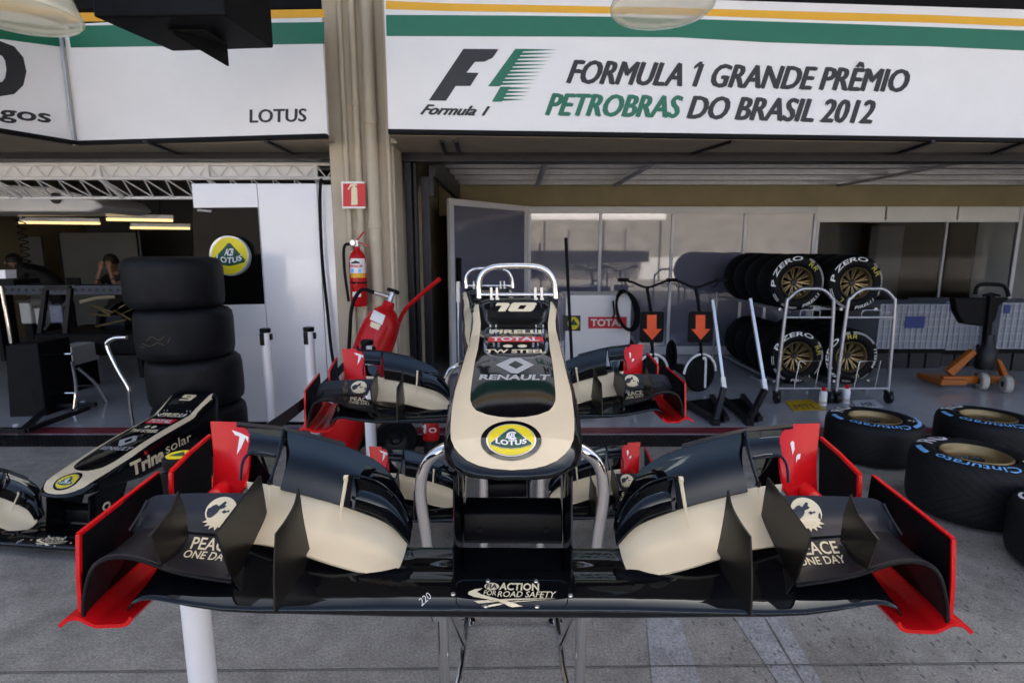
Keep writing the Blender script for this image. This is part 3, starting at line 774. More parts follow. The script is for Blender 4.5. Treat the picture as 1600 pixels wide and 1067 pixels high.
# wheeled extinguisher, leaning on its trolley
a0, a1 = at(532, 690, 4.0), at(607, 476, 4.28)
root = thing("wheeled_extinguisher", Vector((a0.x, 4.1, 0)), "large red cylinder extinguisher leaning on a two wheeled trolley", "fire extinguisher")
ax = (a1 - a0).normalized(); rot = ax.to_track_quat('Z', 'Y').to_matrix(); LL = (a1 - a0).length; r = .145
b = MB(); b.lathe([(.001, -.06), (r * .8, -.06), (r, -.02), (r, LL * .78), (r * .96, LL * .84), (r * .84, LL * .90), (r * .60, LL * .95), (r * .34, LL * .98), (r * .28, LL * 1.02), (.001, LL * 1.02)], 36, a0, rot); cyl = b.build("cylinder", EXTRED, root, smooth=45)
b = MB(); tp = a1 + ax * .0; b.tube([tp, tp + ax * .10], .02, 12); b.tube([tp + ax * .06, tp + ax * .06 + Vector((-.12, -.03, .04))], .015, 10); b.build("valve", ALU, root)
b = MB(); hw_ = tp + ax * .11; b.lathe([(.001, -.01), (.05, -.01), (.05, .012), (.001, .012)], 10, hw_, rot); b.build("valve_wheel", DARK, root)
b = MB(); v0 = tp + ax * .06 + Vector((-.12, -.03, .04)); b.tube([v0, v0 + Vector((-.09, -.03, .02)), v0 + Vector((-.16, -.05, -.1)), v0 + Vector((-.19, -.06, -.35)), v0 + Vector((-.22, -.06, -.62)), v0 + Vector((-.30, -.05, -.9))], .014, 10, smooth=6); b.build("hose", DARK, root)
b = MB(); b.tube([at(545, 690, 4.2), at(607, 555, 4.33), at(628, 492, 4.38), at(656, 462, 4.3), at(687, 436, 4.2)], .017, 10, smooth=4); b.tube([at(580, 700, 4.2), at(640, 662, 4.25)], .018, 8); b.build("trolley_frame", EXTRED, root)
whc = at(619, 689, 4.12); whc.z = .165
for dx, lab in ((0, None), (-.42, None)):
    b = MB(); M_ = Matrix.Rotation(R(90), 3, 'Y') if 0 else Matrix.Rotation(R(72), 3, 'Z') @ Matrix.Rotation(R(90), 3, 'X')
    cc = whc + Vector((dx, .1 if dx else 0, 0))
    b.lathe([(.10, -.035), (.15, -.035), (.165, -.02), (.165, .02), (.15, .035), (.10, .035), (.10, -.035)], 36, cc, Matrix.Rotation(R(18), 3, 'Z') @ Matrix.Rotation(R(90), 3, 'X')); t_ = b.build("wheel", RUBBER, root)
    b = MB(); b.lathe([(.001, .0), (.03, .012), (.05, -.01), (.085, .0), (.10, .02), (.10, -.03), (.001, -.03)], 28, cc, Matrix.Rotation(R(18), 3, 'Z') @ Matrix.Rotation(R(90), 3, 'X')); b.build("hub", DKMET, t_)
f = onto(bvh_of(cyl), .0015); g = onto(bvh_of(cyl), .003)
shp("paper_label", [[(584, 484), (602, 493), (597, 508), (578, 499)]], f, WHT, root, 5); shp("small_label", [[(580, 502), (595, 508), (591, 516), (578, 510)]], f, CRM, root, 5)

# small bucket-like extinguisher
c = at(673, 665, 4.25); 
root = thing("small_extinguisher", c, "short red extinguisher with paper labels standing behind the wheeled one", "fire extinguisher")
r = .066; zb = at(673, 685, 4.25).z; zt2 = at(673, 640, 4.25).z
b = MB(); b.lathe([(.001, zb), (r, zb), (r * 1.02, zb + .015), (r, zb + .03), (r, zt2), (r * .6, zt2 + .05), (.02, zt2 + .07), (.001, zt2 + .07)], 28, (c.x, 4.25, 0)); cyl = b.build("cylinder", EXTRED, root, smooth=45)
b = MB(); b.lathe([(.001, 0), (r * .9, 0), (r * .9, max(.02, zb - .003)), (.001, max(.02, zb - .003))], 20, (c.x, 4.25, 0)); b.build("stand", DKMET, root)
f = onto(bvh_of(cyl), .001); shp("paper_label", [rect(660, 663, 666, 677)], f, WHT, root, 4); shp("emblem", [ell(676, 672, 6, 4, 16), ell(676, 672, 4, 2.5, 16)], f, WHT, root, 4); shp("yellow_label", [rect(669, 655, 681, 660)], f, YELLOW, root, 4)
b = MB(); b.lathe([(.001, 0), (.02, 0), (.015, .05), (.001, .06)], 14, at(654, 655, 4.2)); b.build("green_valve", GREEN, root)
# ================================================================ helper: several flat pieces made one object
class Pen:
    """collects artwork laid on one surface, then makes it one object"""
    def __init__(s, bvh, parent, base=.0010, step=.0008): s.b, s.p, s.base, s.step, s.o = bvh, parent, base, step, []
    def f(s, l): return onto(s.b, s.base + s.step * l)
    def shape(s, loops, m, l=0, mx=9): s.o.append(shp("x", loops, s.f(l), m, s.p, mx))
    def text(s, t, q, m, l=1, bold=.012, shear=0., mx=9, space=1.): s.o.append(words("x", t, q, s.f(l), m, s.p, bold, shear, mx, space))
    def done(s, name): return merge(name, s.o, s.p)

# ================================================================ nose and front wing, modelled once (mid-plane X = 0)
def W(px, py, Y): return at(800 + (px - 800) * .982, py, Y)
def WX(px, py, X): return atx(800 + (px - 800) * .982, py, X)
NO = Vector((0, 1.0, .70))
nose = thing("race_nose", NO, "black and cream number 10 race nose with its front wing, nearest on a chrome stand", "race car nose", "race car noses with front wings")

# ---- nose cone
ST = [  # Y, top z, half width, bottom z
    (1.072, 1.165, .034, 1.155), (1.078, 1.170, .072, 1.152), (1.09, 1.177, .100, 1.149), (1.105, 1.184, .119, 1.147), (1.13, 1.194, .137, 1.145), (1.165, 1.206, .1505, 1.142),
    (1.20, 1.214, .1560, 1.136), (1.32, 1.235, .1650, 1.115), (1.50, 1.2655, .1705, 1.08), (1.60, 1.281, .1695, 1.075), (1.71, 1.2945, .1680, 1.07), (1.88, 1.310, .1680, 1.07), (1.965, 1.317, .1690, 1.07),
    (1.995, 1.321, .170, 1.07), (2.03, 1.339, .1705, 1.07), (2.08, 1.362, .1715, 1.07), (2.14, 1.391, .173, 1.07), (2.19, 1.415, .1745, 1.07), (2.225, 1.424, .175, 1.07), (2.24, 1.424, .174, 1.08)]
def sect(Y, zt, hw, zb, n=44):
    zc, hz = (zt + zb) / 2, (zt - zb) / 2; out = []
    step = 2.0 < Y < 2.2
    for i in range(n):
        a = 2 * math.pi * (i + .5) / n; ca, sa = math.cos(a), math.sin(a)
        e = 2 / (5.5 if Y > 1.16 else 3.2)
        x = hw * math.copysign(abs(ca) ** e, ca); z = hz * math.copysign(abs(sa) ** e, sa)
        if sa > 0 and 1.15 < Y < 1.99: z += .006 * (1 - (x / hw) ** 2)
        if sa > 0 and step: z -= .016 * math.sin((Y - 2.0) / .2 * math.pi) * max(0, 1 - (x / (hw * .78)) ** 2)
        out.append(Vector((x, Y, zc + z)))
    return out
SS = []
for a, c in zip(ST[:-1], ST[1:]):
    k = max(1, int((c[0] - a[0]) / .03))
    for i in range(k): SS.append([a[j] + (c[j] - a[j]) * i / k for j in range(4)])
SS.append(ST[-1])
b = MB(); b.rings([sect(*s_) for s_ in SS])
cone = b.build("nose_cone", BLACK, nose, smooth=50)
NB = bvh_of(cone)
# cream border on the upper face
half_o = [(800, 735), (832, 732.5), (852, 728), (870, 720), (882, 710), (890, 700), (895.5, 687), (896.5, 672), (896, 655), (894.5, 640), (890.5, 612), (886, 590), (878, 560), (870.5, 532), (866.5, 515), (865.5, 503), (867.5, 480), (869, 465), (856, 463.5)]
half_i = [(855.5, 480), (852.5, 505), (853, 519), (856, 545), (860.5, 566), (864.5, 596), (866.5, 615), (866.5, 626), (863, 635), (857, 642), (840, 648.5), (820, 652), (800, 653)]
half_o = [(x - (1.8 if y < 600 and x > 860 else 0), y) for x, y in half_o]
outl = half_o + half_i + [(1600 - x, y) for x, y in reversed(half_i[:-1])] + [(1600 - x, y) for x, y in reversed(half_o[1:])]
outl = [(x - 1.0, y) for x, y in outl]
shp("cream_border", [outl], onto(NB, .0012), CREAM, cone, 5)
# round badge
P = Pen(NB, cone, .0026, .0009)
O = [P.f(i) for i in range(5)]
def roundel_on(pen, cx, cy, rx, ry, mx):
    k = .82
    pen.shape([ell(cx, cy, rx, ry, 56)], BLACK, 0, mx); pen.shape([ell(cx, cy, rx * k, ry * k, 56)], SILV, 1, mx)
    pen.shape([ell(cx, cy, rx * k * .94, ry * k * .94, 56)], BYEL, 2, mx)
    def tri(g):
        T = []
        for (ax, ay, a0, a1, r_) in ((0, -.48, 205, 335, .17), (.72, .23, -50, 100, .10), (-.72, .23, 80, 230, .10)):
            for i in range(8):
                a = R(a0 + (a1 - a0) * i / 7); T.append((cx + rx * k * (ax + g * r_ * math.cos(a)), cy + ry * k * (ay + g * r_ * math.sin(a))))
            if ax > 0: T += [(cx + rx * k * .38, cy + ry * k * (.42 + .1 * (g - .3))), (cx, cy + ry * k * (.46 + .1 * (g - .3))), (cx - rx * k * .38, cy + ry * k * (.42 + .1 * (g - .3)))]
        return T
    pen.shape([tri(1.25)], SILV, 3, mx); pen.shape([tri(.95)], BGRN, 4, mx)
    V, F = text2d("LOTUS", .04, 0, 1.05)
    pen.o.append(lay("x", ([(cx + rx * k * .62 * (2 * x - 1), cy + ry * k * (.36 - .13 * (2 * x - 1) ** 2 - .28 * y)) for x, y in V], F), pen.f(5), WHT, pen.p, mx))
    V, F = text2d("B", .03, .1)
    pen.o.append(lay("x", (quad(V, [(cx - rx * k * .04, cy - ry * k * .32), (cx + rx * k * .16, cy - ry * k * .32), (cx + rx * k * .16, cy - ry * k * .06), (cx - rx * k * .04, cy - ry * k * .06)]), F), pen.f(5), WHT, pen.p, mx))
    V, F = text2d("A", .02, .1)
    pen.o.append(lay("x", (quad(V, [(cx - rx * k * .2, cy - ry * k * .32), (cx, cy - ry * k * .32), (cx, cy - ry * k * .06), (cx - rx * k * .24, cy - ry * k * .06)]), F), pen.f(5), WHT, pen.p, mx))
    V, F = text2d("C", .02)
    pen.o.append(lay("x", (quad(V, [(cx - rx * k * .2, cy - ry * k * .4), (cx + rx * k * .2, cy - ry * k * .4), (cx + rx * k * .2, cy + ry * k * .04), (cx - rx * k * .2, cy + ry * k * .04)]), F), pen.f(6), WHT, pen.p, mx))
roundel_on(P, 797.5, 689.5, 47.5, 30.8, 5)
badge = P.done("round_badge")
# sponsor marks
P = Pen(NB, cone, .0010)
P.shape([[(771, 570.5), (795, 560), (809, 559.5), (831, 570.5), (806, 584), (796, 583.5)], [(791, 570.5), (803, 576.5), (814.6, 570.5), (802, 564)]], SILV, 0, 5)
P.text("RENAULT", [(746, 586), (857, 586), (857, 593.5), (745, 593.5)], SILV, 0, .035, .1, 5); P.done("diamond_mark")
P = Pen(NB, cone, .0010); P.text("TW STEEL", [(755, 546.5), (849, 546.5), (849.5, 551.5), (754, 551.5)], CRM, 0, .035, 0, 5); P.done("lettering")
P = Pen(NB, cone, .0010); P.shape([[(760, 526.5), (844, 526.5), (845, 534.5), (757.5, 534.5)]], REDV, 0, 4); P.text("TOTAL", [(764, 527.5), (838, 527.5), (839, 533), (763, 533)], WHT, 1, .03, 0, 4); P.done("red_label")
P = Pen(NB, cone, .0010); P.text("PIRELLI", [(764, 516), (841, 516), (842, 521.5), (762, 521.5)], CRM, 0, .04, 0, 4); P.done("lettering")
P = Pen(NB, cone, .0010); P.shape([ell(789.5, 541, 7.5, 2.4, 20)], CRM, 0, 4); P.shape([ell(812, 541, 7.5, 2.4, 20)], CRM, 0, 4); P.done("cream_spots")
P = Pen(NB, cone, .0010)
P.shape([[(772, 473.5), (789, 473.5), (792, 475.5), (784.5, 487), (773, 487), (779, 478), (769, 478)]], CRM, 0, 4)
P.shape([[(798, 473), (831, 473), (834, 475.5), (828, 485), (824, 487), (792, 487), (789, 485), (794, 475)], [(808, 477.2), (803.5, 483.2), (813.5, 483.2), (818, 477.2)]], CRM, 0, 4)
num10 = P.done("race_number")
P = Pen(NB, cone, .0010)
P.shape([[(785, 473), (818, 473), (821, 475.5), (814, 485), (810, 487), (776, 487), (778, 483.5), (802, 483.5), (804, 481), (781, 481), (779, 479), (782, 475)], [(793, 476.2), (791.5, 478.2), (805.5, 478.2), (807, 476.2)]], CRM, 0, 4)
num9 = P.done("race_number"); COL.objects.unlink(num9)
# vanity panel lip, brackets, hoop
b = MB(); fz = onto(NB, .0)
lip = [fz(x, y) for x, y in ((752.5, 520), (753, 532), (757, 539), (766, 543), (785, 544.5), (815, 544.5), (834, 543), (844, 539), (848, 532), (848.5, 520))]
b.tube(lip, .0028, 8, smooth=4); b.build("panel_lip", BLACK, cone)
b = MB()
for x in (761.5, 770.5, 833, 844):
    p = fz(x, 521); q = fz(x, 511)
    b.bar(p, p + Vector((0, .004, .015)), .005, .005); b.bar(q + Vector((0, 0, -.004)), q + Vector((0, 0, .009)), .005, .005)
split(b.build("mounting_tab", GREYMET, cone, smooth=0))
HY = 2.215
hp = [W(x, y, HY) for x, y in ((742.5, 466), (742, 448), (744, 436), (751, 424.5), (764, 418), (782, 416), (800, 415.5), (822, 416), (838, 418), (852, 425), (859.5, 436), (863, 448), (864, 466))]
b = MB(); b.tube(hp, .0122, 14, smooth=5); hoop = b.build("lifting_hoop", CHROME, nose)
b = MB(); b.tube([W(745, 460.5, HY), W(861, 460.5, HY)], .0082, 12); b.build("cross_tube", CHROME, hoop)
b = MB()
for x in (762, 771, 832, 842):
    p = W(x, 460, HY - .012); b.box(p + Vector((0, 0, .006)), (.010, .012, .045)); b.box(p + Vector((.002, -.002, -.017)), (.014, .008, .010))
split(b.build("tube_clip", ALU, hoop, smooth=0, bevel=.001))
# side lettering on the nose flank (seen on the turned nose)
sd = bvh_of(cone)
def flank(y0, z0, L, h, X=1):
    def fn(x, y):
        p = Vector((X * .5, y0 - 0 + x * L, z0 + y * h)); hit = sd.ray_cast(p, Vector((-X, 0, 0)))
        return None if hit[0] is None else hit[0] + Vector((X * .0015, 0, 0))
    return fn
o = []
V, F = text2d("Trina", .04); o.append(lay("x", (V, F), flank(1.40, 1.140, .27, .078), CRM, cone, .12))
V, F = text2d("solar", .0); o.append(lay("x", (V, F), flank(1.685, 1.166, .24, .062), CRM, cone, .12))
o.append(lay("x", shape2d([ell(0, 0, .5, .5, 20)]), flank(1.525, 1.236, .022, .022), REDV, cone, 0))
merge("flank_lettering", o, cone)

# ---- pylons and mounting bar
for s_ in (1, -1):
    b = MB(); n = 9; rows = []
    for i in range(n):
        z = .905 + (1.13 - .905) * i / (n - 1)
        yf = 1.112 + .02 * (1 - (i / (n - 1))) ** 3 * -1 + .03 * (i / (n - 1)); yr = 1.30 + .12 * (i / (n - 1))
        xo, xi = .1315, .1215
        x0, x1 = s_ * xi, s_ * xo
        rows.append([Vector((x0, yf + .012, z)), Vector(((x0 + x1) / 2, yf, z)), Vector((x1, yf + .012, z)), Vector((x1, yr, z)), Vector((x0, yr, z))])
    b.rings(rows); py_ = b.build("pylon", BLACK, nose, smooth=40)
    if s_ > 0:
        fl_ = lambda x, y: Vector((.1315 + .0012, 1.215 + .055 * x, 1.005 + .05 * y))
        o = [lay("x", shape2d([ell(.5, .5, .5, .5, 28), [(.5 + .3 * math.cos(R(a)) * (.8 if a > 180 else 1), .45 + .27 * math.sin(R(a))) for a in range(0, 360, 15)]]), fl_, CRM, py_, 0)]
        merge("ring_emblem", o, py_)
b = MB(); zc = W(800, 818, 1.25).z
pr = [(1.235, zc - .043), (1.225, zc - .03), (1.222, zc), (1.232, zc + .035), (1.25, zc + .045), (1.30, zc + .045), (1.30, zc - .043)]
b.rings([[Vector((x, y, z)) for y, z in pr] for x in (-.117, .117)]); b.build("mounting_bar", SATIN, nose, smooth=30, bevel=.003)
b = MB()
for s_ in (-1, 1): b.lathe([(.001, 0), (.006, 0), (.006, .004), (.001, .004)], 12, (s_ * .078, 1.221, zc), Matrix.Rotation(R(90), 3, 'X'))
split(b.build("bar_bolt", DKMET, nose))

# ---- main plane (closed airfoil lofted across the car)
XS = [0, .10, .22, .25, .252, .30, .36, .43, .50, .57, .63, .675, .705, .725, .745, .758]
ZL = [.917, .917, .917, .917, .917, .917, .917, .917, .917, .920, .929, .938, .943, .942, .934, .918]
ZT = [.930, .930, .930, .930, .932, .938, .944, .950, .956, .962, .968, .972, .974, .974, .970, .965]
TH = [.027, .027, .027, .027, .026, .024, .021, .018, .016, .014, .013, .012, .011, .011, .011, .010]
TY = [1.205, 1.205, 1.205, 1.205, 1.205, 1.2, 1.2, 1.2, 1.2, 1.2, 1.2, 1.2, 1.2, 1.2, 1.2, 1.2]
def foil(x, zl, zt, th, ty):
    h = th / 2; y0 = .985
    P_ = [(y0, zl), (y0 + .002, zl + h * .6), (y0 + .007, zl + h), (y0 + .035, zl + h + .004), (y0 + .09, zl + h + .010 + (zt - zl) * .25), (1.14, zt - .004 + (0)), (ty, zt),
          (ty, zt - .003), (1.13, zt - .022), (y0 + .08, zl - h - .004), (y0 + .03, zl - h - .004), (y0 + .007, zl - h), (y0 + .002, zl - h * .6)]
    return [Vector((x, y, z)) for y, z in P_]
full = [(-x, a, c, d, e) for x, a, c, d, e in reversed(list(zip(XS, ZL, ZT, TH, TY))[1:])] + list(zip(XS, ZL, ZT, TH, TY))
b = MB(); b.rings([foil(*q) for q in full]); mainp = b.build("main_plane", BLACK, nose, smooth=55)
MBV = bvh_of(mainp)
# end plates of the neutral middle section
# marks on it
P = Pen(MBV, mainp, .0012)
P.text("ACTION", [(781, 911), (842, 912), (842, 922.5), (779, 921.5)], CRM, 0, .03, 0, 7)
P.text("FOR", [(757, 922.5), (776, 923), (775, 930.5), (755, 930)], CRM, 0, .008, 0, 7)
P.text("ROAD SAFETY", [(779, 924), (869, 924), (866, 933.5), (777, 932.5)], CRM, 0, .008, 0, 7)
P.shape([ell(768, 916.5, 11.5, 5.6, 30)], CRM, 0, 7); P.text("FIA", [(759, 913.5), (777, 913.5), (776, 920), (759, 920)], INK, 1, .03, .1, 7)
P.shape([[(754, 920.5), (742, 922), (732, 926), (731, 930), (740, 934), (775, 940), (800, 948.5), (817, 947), (795, 941), (770, 935), (752, 930), (745, 926), (750, 923)]], CRM, 2, 7)
P.shape([[(740, 939.5), (748, 943.5), (800, 938), (870, 934.5), (820, 935), (780, 936.5)]], CRM, 0, 7)
P.shape([[(752, 947), (762, 948.5), (800, 941.5), (870, 935.5), (810, 939)]], CRM, 0, 7)
P.done("safety_lettering")
P = Pen(MBV, mainp, .0012); P.text("220", [(653, 938), (668, 926), (675, 934), (659, 948)], WHT, 0, -.008, .1, 6); P.done("handwriting")
b = MB(); fz = onto(MBV, .0008)
lp = [(712, 925), (713, 912), (722, 907), (752, 906.5), (840, 906.5), (876, 907), (886, 912), (888, 925), (886, 943), (878, 949.5), (840, 950), (752, 950), (722, 949), (713, 943)]
b.tube([fz(x, y) for x, y in lp], .0011, 6, closed=True); b.build("cover_seam", BLACK, mainp)
b = MB()
for x, y in ((708, 929), (891, 930), (762, 908), (837, 908), (759, 947), (839, 947)):
    p = fz(x, y); b.lathe([(.001, 0), (.0052, 0), (.0045, .0022), (.0015, .0026), (.001, .001)], 14, p)
split(b.build("cover_screw", ALU, mainp))

# ---- the two halves
def sag(rows_lo, rows_hi, dy, dz):
    return [ (a + c) / 2 + Vector((0, dy, dz)) for a, c in zip(rows_lo, rows_hi)]
def both(b, name, m, parent=None, smooth=45):
    r_ = b.build(name, m, parent or nose, smooth=smooth); l_ = b.mirrored().build(name, m, parent or nose, smooth=smooth)
    if name in ('adjuster_rod', 'adjuster_bracket', 'flap_joint'): split(r_); split(l_)
    return r_, l_
# cream flap
lo = [W(*p) for p in ((989, 906, 1.072), (1030, 897, 1.075), (1085, 883, 1.082), (1130, 869, 1.098), (1165, 858, 1.123), (1200, 852, 1.135), (1226, 849, 1.145))]
hi = [W(*p) for p in ((966, 840, 1.185), (1000, 812, 1.20), (1060, 790, 1.215), (1120, 773, 1.23), (1165, 763, 1.241), (1200, 757, 1.25), (1226, 754, 1.257))]
b = MB(); b.net([hi, sag(lo, hi, .016, -.012), lo], 5, 6, -.005); flapc = both(b, "cream_flap", CREAM)
# black rear flap
lo = [W(*p) for p in ((964, 850, 1.168), (998, 818, 1.188), (1060, 794, 1.205), (1120, 777, 1.218), (1172, 765, 1.232))]
hi = [W(*p) for p in ((965, 806, 1.205), (983, 766, 1.24), (1013, 725, 1.275), (1085, 692, 1.305), (1166, 672.5, 1.325))]
b = MB(); b.net([hi, sag(lo, hi, .020, -.014), lo], 6, 6, -.005); flapb = both(b, "rear_flap", BLACK)
lo = [W(*p) for p in ((1174, 716, 1.285), (1200, 713, 1.29), (1226, 711, 1.29))]
hi = [W(*p) for p in ((1169, 672.3, 1.326), (1196, 669, 1.33), (1226, 667, 1.33))]
b = MB(); b.net([hi, sag(lo, hi, .010, -.006), lo], 4, 4, -.004); both(b, "outer_flap", BLACK)
lo = [W(*p) for p in ((1188, 765, 1.30), (1210, 762, 1.305), (1240, 760, 1.305))]
hi = [W(*p) for p in ((1178, 716, 1.318), (1204, 712, 1.32), (1234, 712, 1.32))]
b = MB(); b.net([hi, lo], 3, 3, -.004); both(b, "flap_shroud", BLACK)
b = MB(); b.tube([W(*p) for p in ((1168, 671, 1.318), (1172, 695, 1.302), (1178, 722, 1.270), (1188, 752, 1.236), (1191, 756, 1.230))], .0036, 8, smooth=4)
b.tube([W(*p) for p in ((1180, 713, 1.283), (1205, 709, 1.285), (1224, 712, 1.283), (1233, 725, 1.27), (1236, 752, 1.25))], .0035, 8, smooth=4); both(b, "flap_joint", BLACK)
hi2 = [W(*p) for p in ((1068, 692, 1.308), (1110, 681, 1.318), (1166, 668, 1.335), (1205, 663.5, 1.340), (1243, 660, 1.335))]
lo2 = [W(*p) for p in ((1068, 699, 1.298), (1110, 687.5, 1.309), (1166, 673.5, 1.324), (1205, 669, 1.328), (1243, 665, 1.325))]
b = MB(); b.net([hi2, lo2], 4, 2, -.007); both(b, "gurney_strip", CARBON)
lo = [W(*p) for p in ((964, 849, 1.150), (980, 832, 1.160), (1004, 811, 1.172), (1030, 800, 1.182), (1053, 793, 1.190))]
hi = [W(*p) for p in ((969, 812, 1.180), (983, 786, 1.203), (1004, 766, 1.222), (1030, 754, 1.234), (1054, 748, 1.240))]
b = MB(); b.net([hi, sag(lo, hi, .014, -.010), lo], 5, 5, -.004); both(b, "inner_flap", BLACK)
b = MB(); b.tube([W(*p) for p in ((968, 806, 1.186), (986, 778, 1.21), (1010, 757, 1.228), (1034, 747, 1.238), (1056, 743, 1.243))], .0026, 8, smooth=4); both(b, "flap_bead", BLACK)
# red outer tip
lo = [W(*p) for p in ((1230, 762, 1.245), (1244, 780, 1.25), (1262, 786, 1.27), (1283, 788, 1.29))]
hi = [W(*p) for p in ((1222, 676, 1.328), (1241, 662, 1.337), (1262, 660.5, 1.345), (1285, 660, 1.35))]
b = MB(); b.net([hi, sag(lo, hi, .012, -.004), lo], 4, 5, -.006); tip = both(b, "red_tip", REDP)
b = MB(); b.tube([W(1288, 792, 1.20), W(1274, 776, 1.235), W(1264, 768, 1.285), W(1258, 762, 1.31)], [.014, .020, .022, .022], 16, smooth=4); both(b, "red_fairing", REDP)
# white marks on the red tips
q = bvh_of(tip[0]); P = Pen(q, tip[0], .0012)
sx = lambda x: 800 + (x - 800) * .982
P.shape([[(sx(x), y) for x, y in ((1238, 690), (1241, 687), (1244, 689), (1244.5, 700), (1241.5, 709))]], WHT, 0, 4)
P.shape([[(sx(x), y) for x, y in ((1249, 708), (1254, 706.5), (1253, 715), (1249, 716), (1247, 722), (1247, 712))]], WHT, 0, 4); P.done("white_mark")
q = bvh_of(tip[1], flapb[1]); P = Pen(bvh_of(tip[1]), tip[1], .0012)
mx_ = lambda x: 800 - (800 - x) * 1.018
P.shape([[(mx_(x), y) for x, y in ((366, 673), (371, 681), (378, 683), (374, 712), (381, 700), (387, 685), (391, 693), (392, 684), (378, 677))]], WHT, 0, 4); P.done("white_mark")
# adjusters
b = MB()
p, q = W(1066, 748, 1.225), W(1079, 824, 1.16); b.tube([p, p.lerp(q, .55), q], [.0048, .0042, .0015], 8); b.lathe([(.001, -.005), (.0075, -.005), (.0075, .005), (.001, .005)], 14, p, Matrix.Rotation(R(90), 3, 'Y'))
p, q = W(1190, 754, 1.235), W(1190, 791, 1.205); b.tube([p, q], [.0032, .0012], 8); both(b, "adjuster_rod", CREAM)
b = MB(); p0, p1, p2, p3 = W(1055, 741, 1.236), W(1071, 744, 1.232), W(1070, 786, 1.20), W(1060, 790, 1.198); b.plate([p0, p1, p2, p3], (0, -.008, -.003))
b.lathe([(.001, 0), (.004, 0), (.004, .011), (.001, .011)], 10, W(1058, 746, 1.226), Matrix.Rotation(R(60), 3, 'X')); b.tube([W(1190, 752, 1.235), W(1187, 758, 1.23)], .006, 8); both(b, "adjuster_bracket", SATIN)

# ---- footplate, end plates
fp = [(1414, 967), (1419, 976), (1432, 979), (1450, 979.5), (1468, 980), (1481, 975), (1494, 969), (1507, 968.5), (1519, 972), (1529, 982)]
F_ = [W(x, y, .988) for x, y in fp]; G_ = [p + Vector((0, .17, .004)) for p in F_]; H_ = [p + Vector((0, .37, .02)) for p in F_]
b = MB(); b.net([F_, G_, H_], 3, 4, .008); both(b, "red_footplate", REDP)
XE = .862
zt1 = [WX(1367, 742, XE), WX(1430, 790, XE), WX(1492, 838, XE)]
EP = [Vector((XE, 1.28, 1.088)), Vector((XE, 1.26, 1.085)), WX(1492, 838, XE), WX(1491, 880, XE), WX(1488, 966, XE), Vector((XE, 1.30, .905)), Vector((XE, 1.30, 1.06))]
EP = [WX(1366, 741, XE), WX(1424, 785, XE), WX(1492, 838, XE), WX(1491.5, 900, XE), WX(1487, 970, XE), Vector((XE, 1.29, .915))]
b = MB(); b.plate(EP, (.005, 0, 0)); ep = both(b, "endplate", SATIN, smooth=0)
b = MB()
for p, q in zip(EP[:4], EP[1:5]): b.bar(p + Vector((.004, 0, 0)), q + Vector((.004, 0, 0)), .008, .0075)
both(b, "endplate_edge", REDP, smooth=0)
XR = .805
RP = [WX(1284, 682, XR), WX(1315, 708, XR), WX(1346, 739, XR), WX(1344, 800, XR), WX(1282, 815, XR)]
b = MB(); b.plate(RP, (.005, 0, 0)); both(b, "rear_endplate", SATIN, smooth=0)
b = MB()
for p, q in zip(RP[:3], RP[1:4]): b.bar(p + Vector((.003, 0, 0)), q + Vector((.003, 0, 0)), .008, .0075)
both(b, "rear_endplate_edge", REDP, smooth=0)

# ---- cascade
lo = [W(*p) for p in ((1255, 836, 1.11), (1300, 834, 1.12), (1345, 830, 1.125), (1380, 827, 1.13), (1402, 836, 1.125), (1412, 850, 1.115))]
hi = [W(*p) for p in ((1218, 772, 1.19), (1285, 772, 1.20), (1345, 774, 1.20), (1376, 778, 1.20), (1394, 796, 1.18), (1407, 832, 1.14))]
b = MB(); b.net([hi, sag(lo, hi, .010, -.008), lo], 4, 5, -.004); casu = both(b, "cascade_flap", CARBLUE)
fr = [W(*p) for p in ((1250, 910, 1.03), (1300, 903, 1.02), (1345, 894, 1.015), (1378, 882, 1.01), (1408, 874, 1.01), (1440, 873, 1.01), (1463, 882, 1.01), (1477, 901, 1.005), (1486, 940, 1.0), (1487, 968, .995))]
re_ = [W(*p) for p in ((1258, 840, 1.12), (1300, 838, 1.125), (1340, 834, 1.13), (1362, 830, 1.13), (1382, 830, 1.13), (1400, 836, 1.13), (1413, 848, 1.13), (1420, 868, 1.13), (1424, 895, 1.13), (1424, 905, 1.13))]
md = [(a + c) / 2 + Vector((0, 0, -.004)) for a, c in zip(fr, re_)]
b = MB(); b.net([re_, md, fr], 4, 4, .005); casl = both(b, "cascade_plane", CARBON)
for tg, dx in ((casl[0], 1), (casl[1], -1)):
    b = MB(); pts = fr if dx > 0 else [Vector((-p.x, p.y, p.z)) for p in fr]; b.tube([p + Vector((0, 0, -.0025)) for p in pts], .0038, 8, smooth=4); b.build("lip", SATIN, tg)
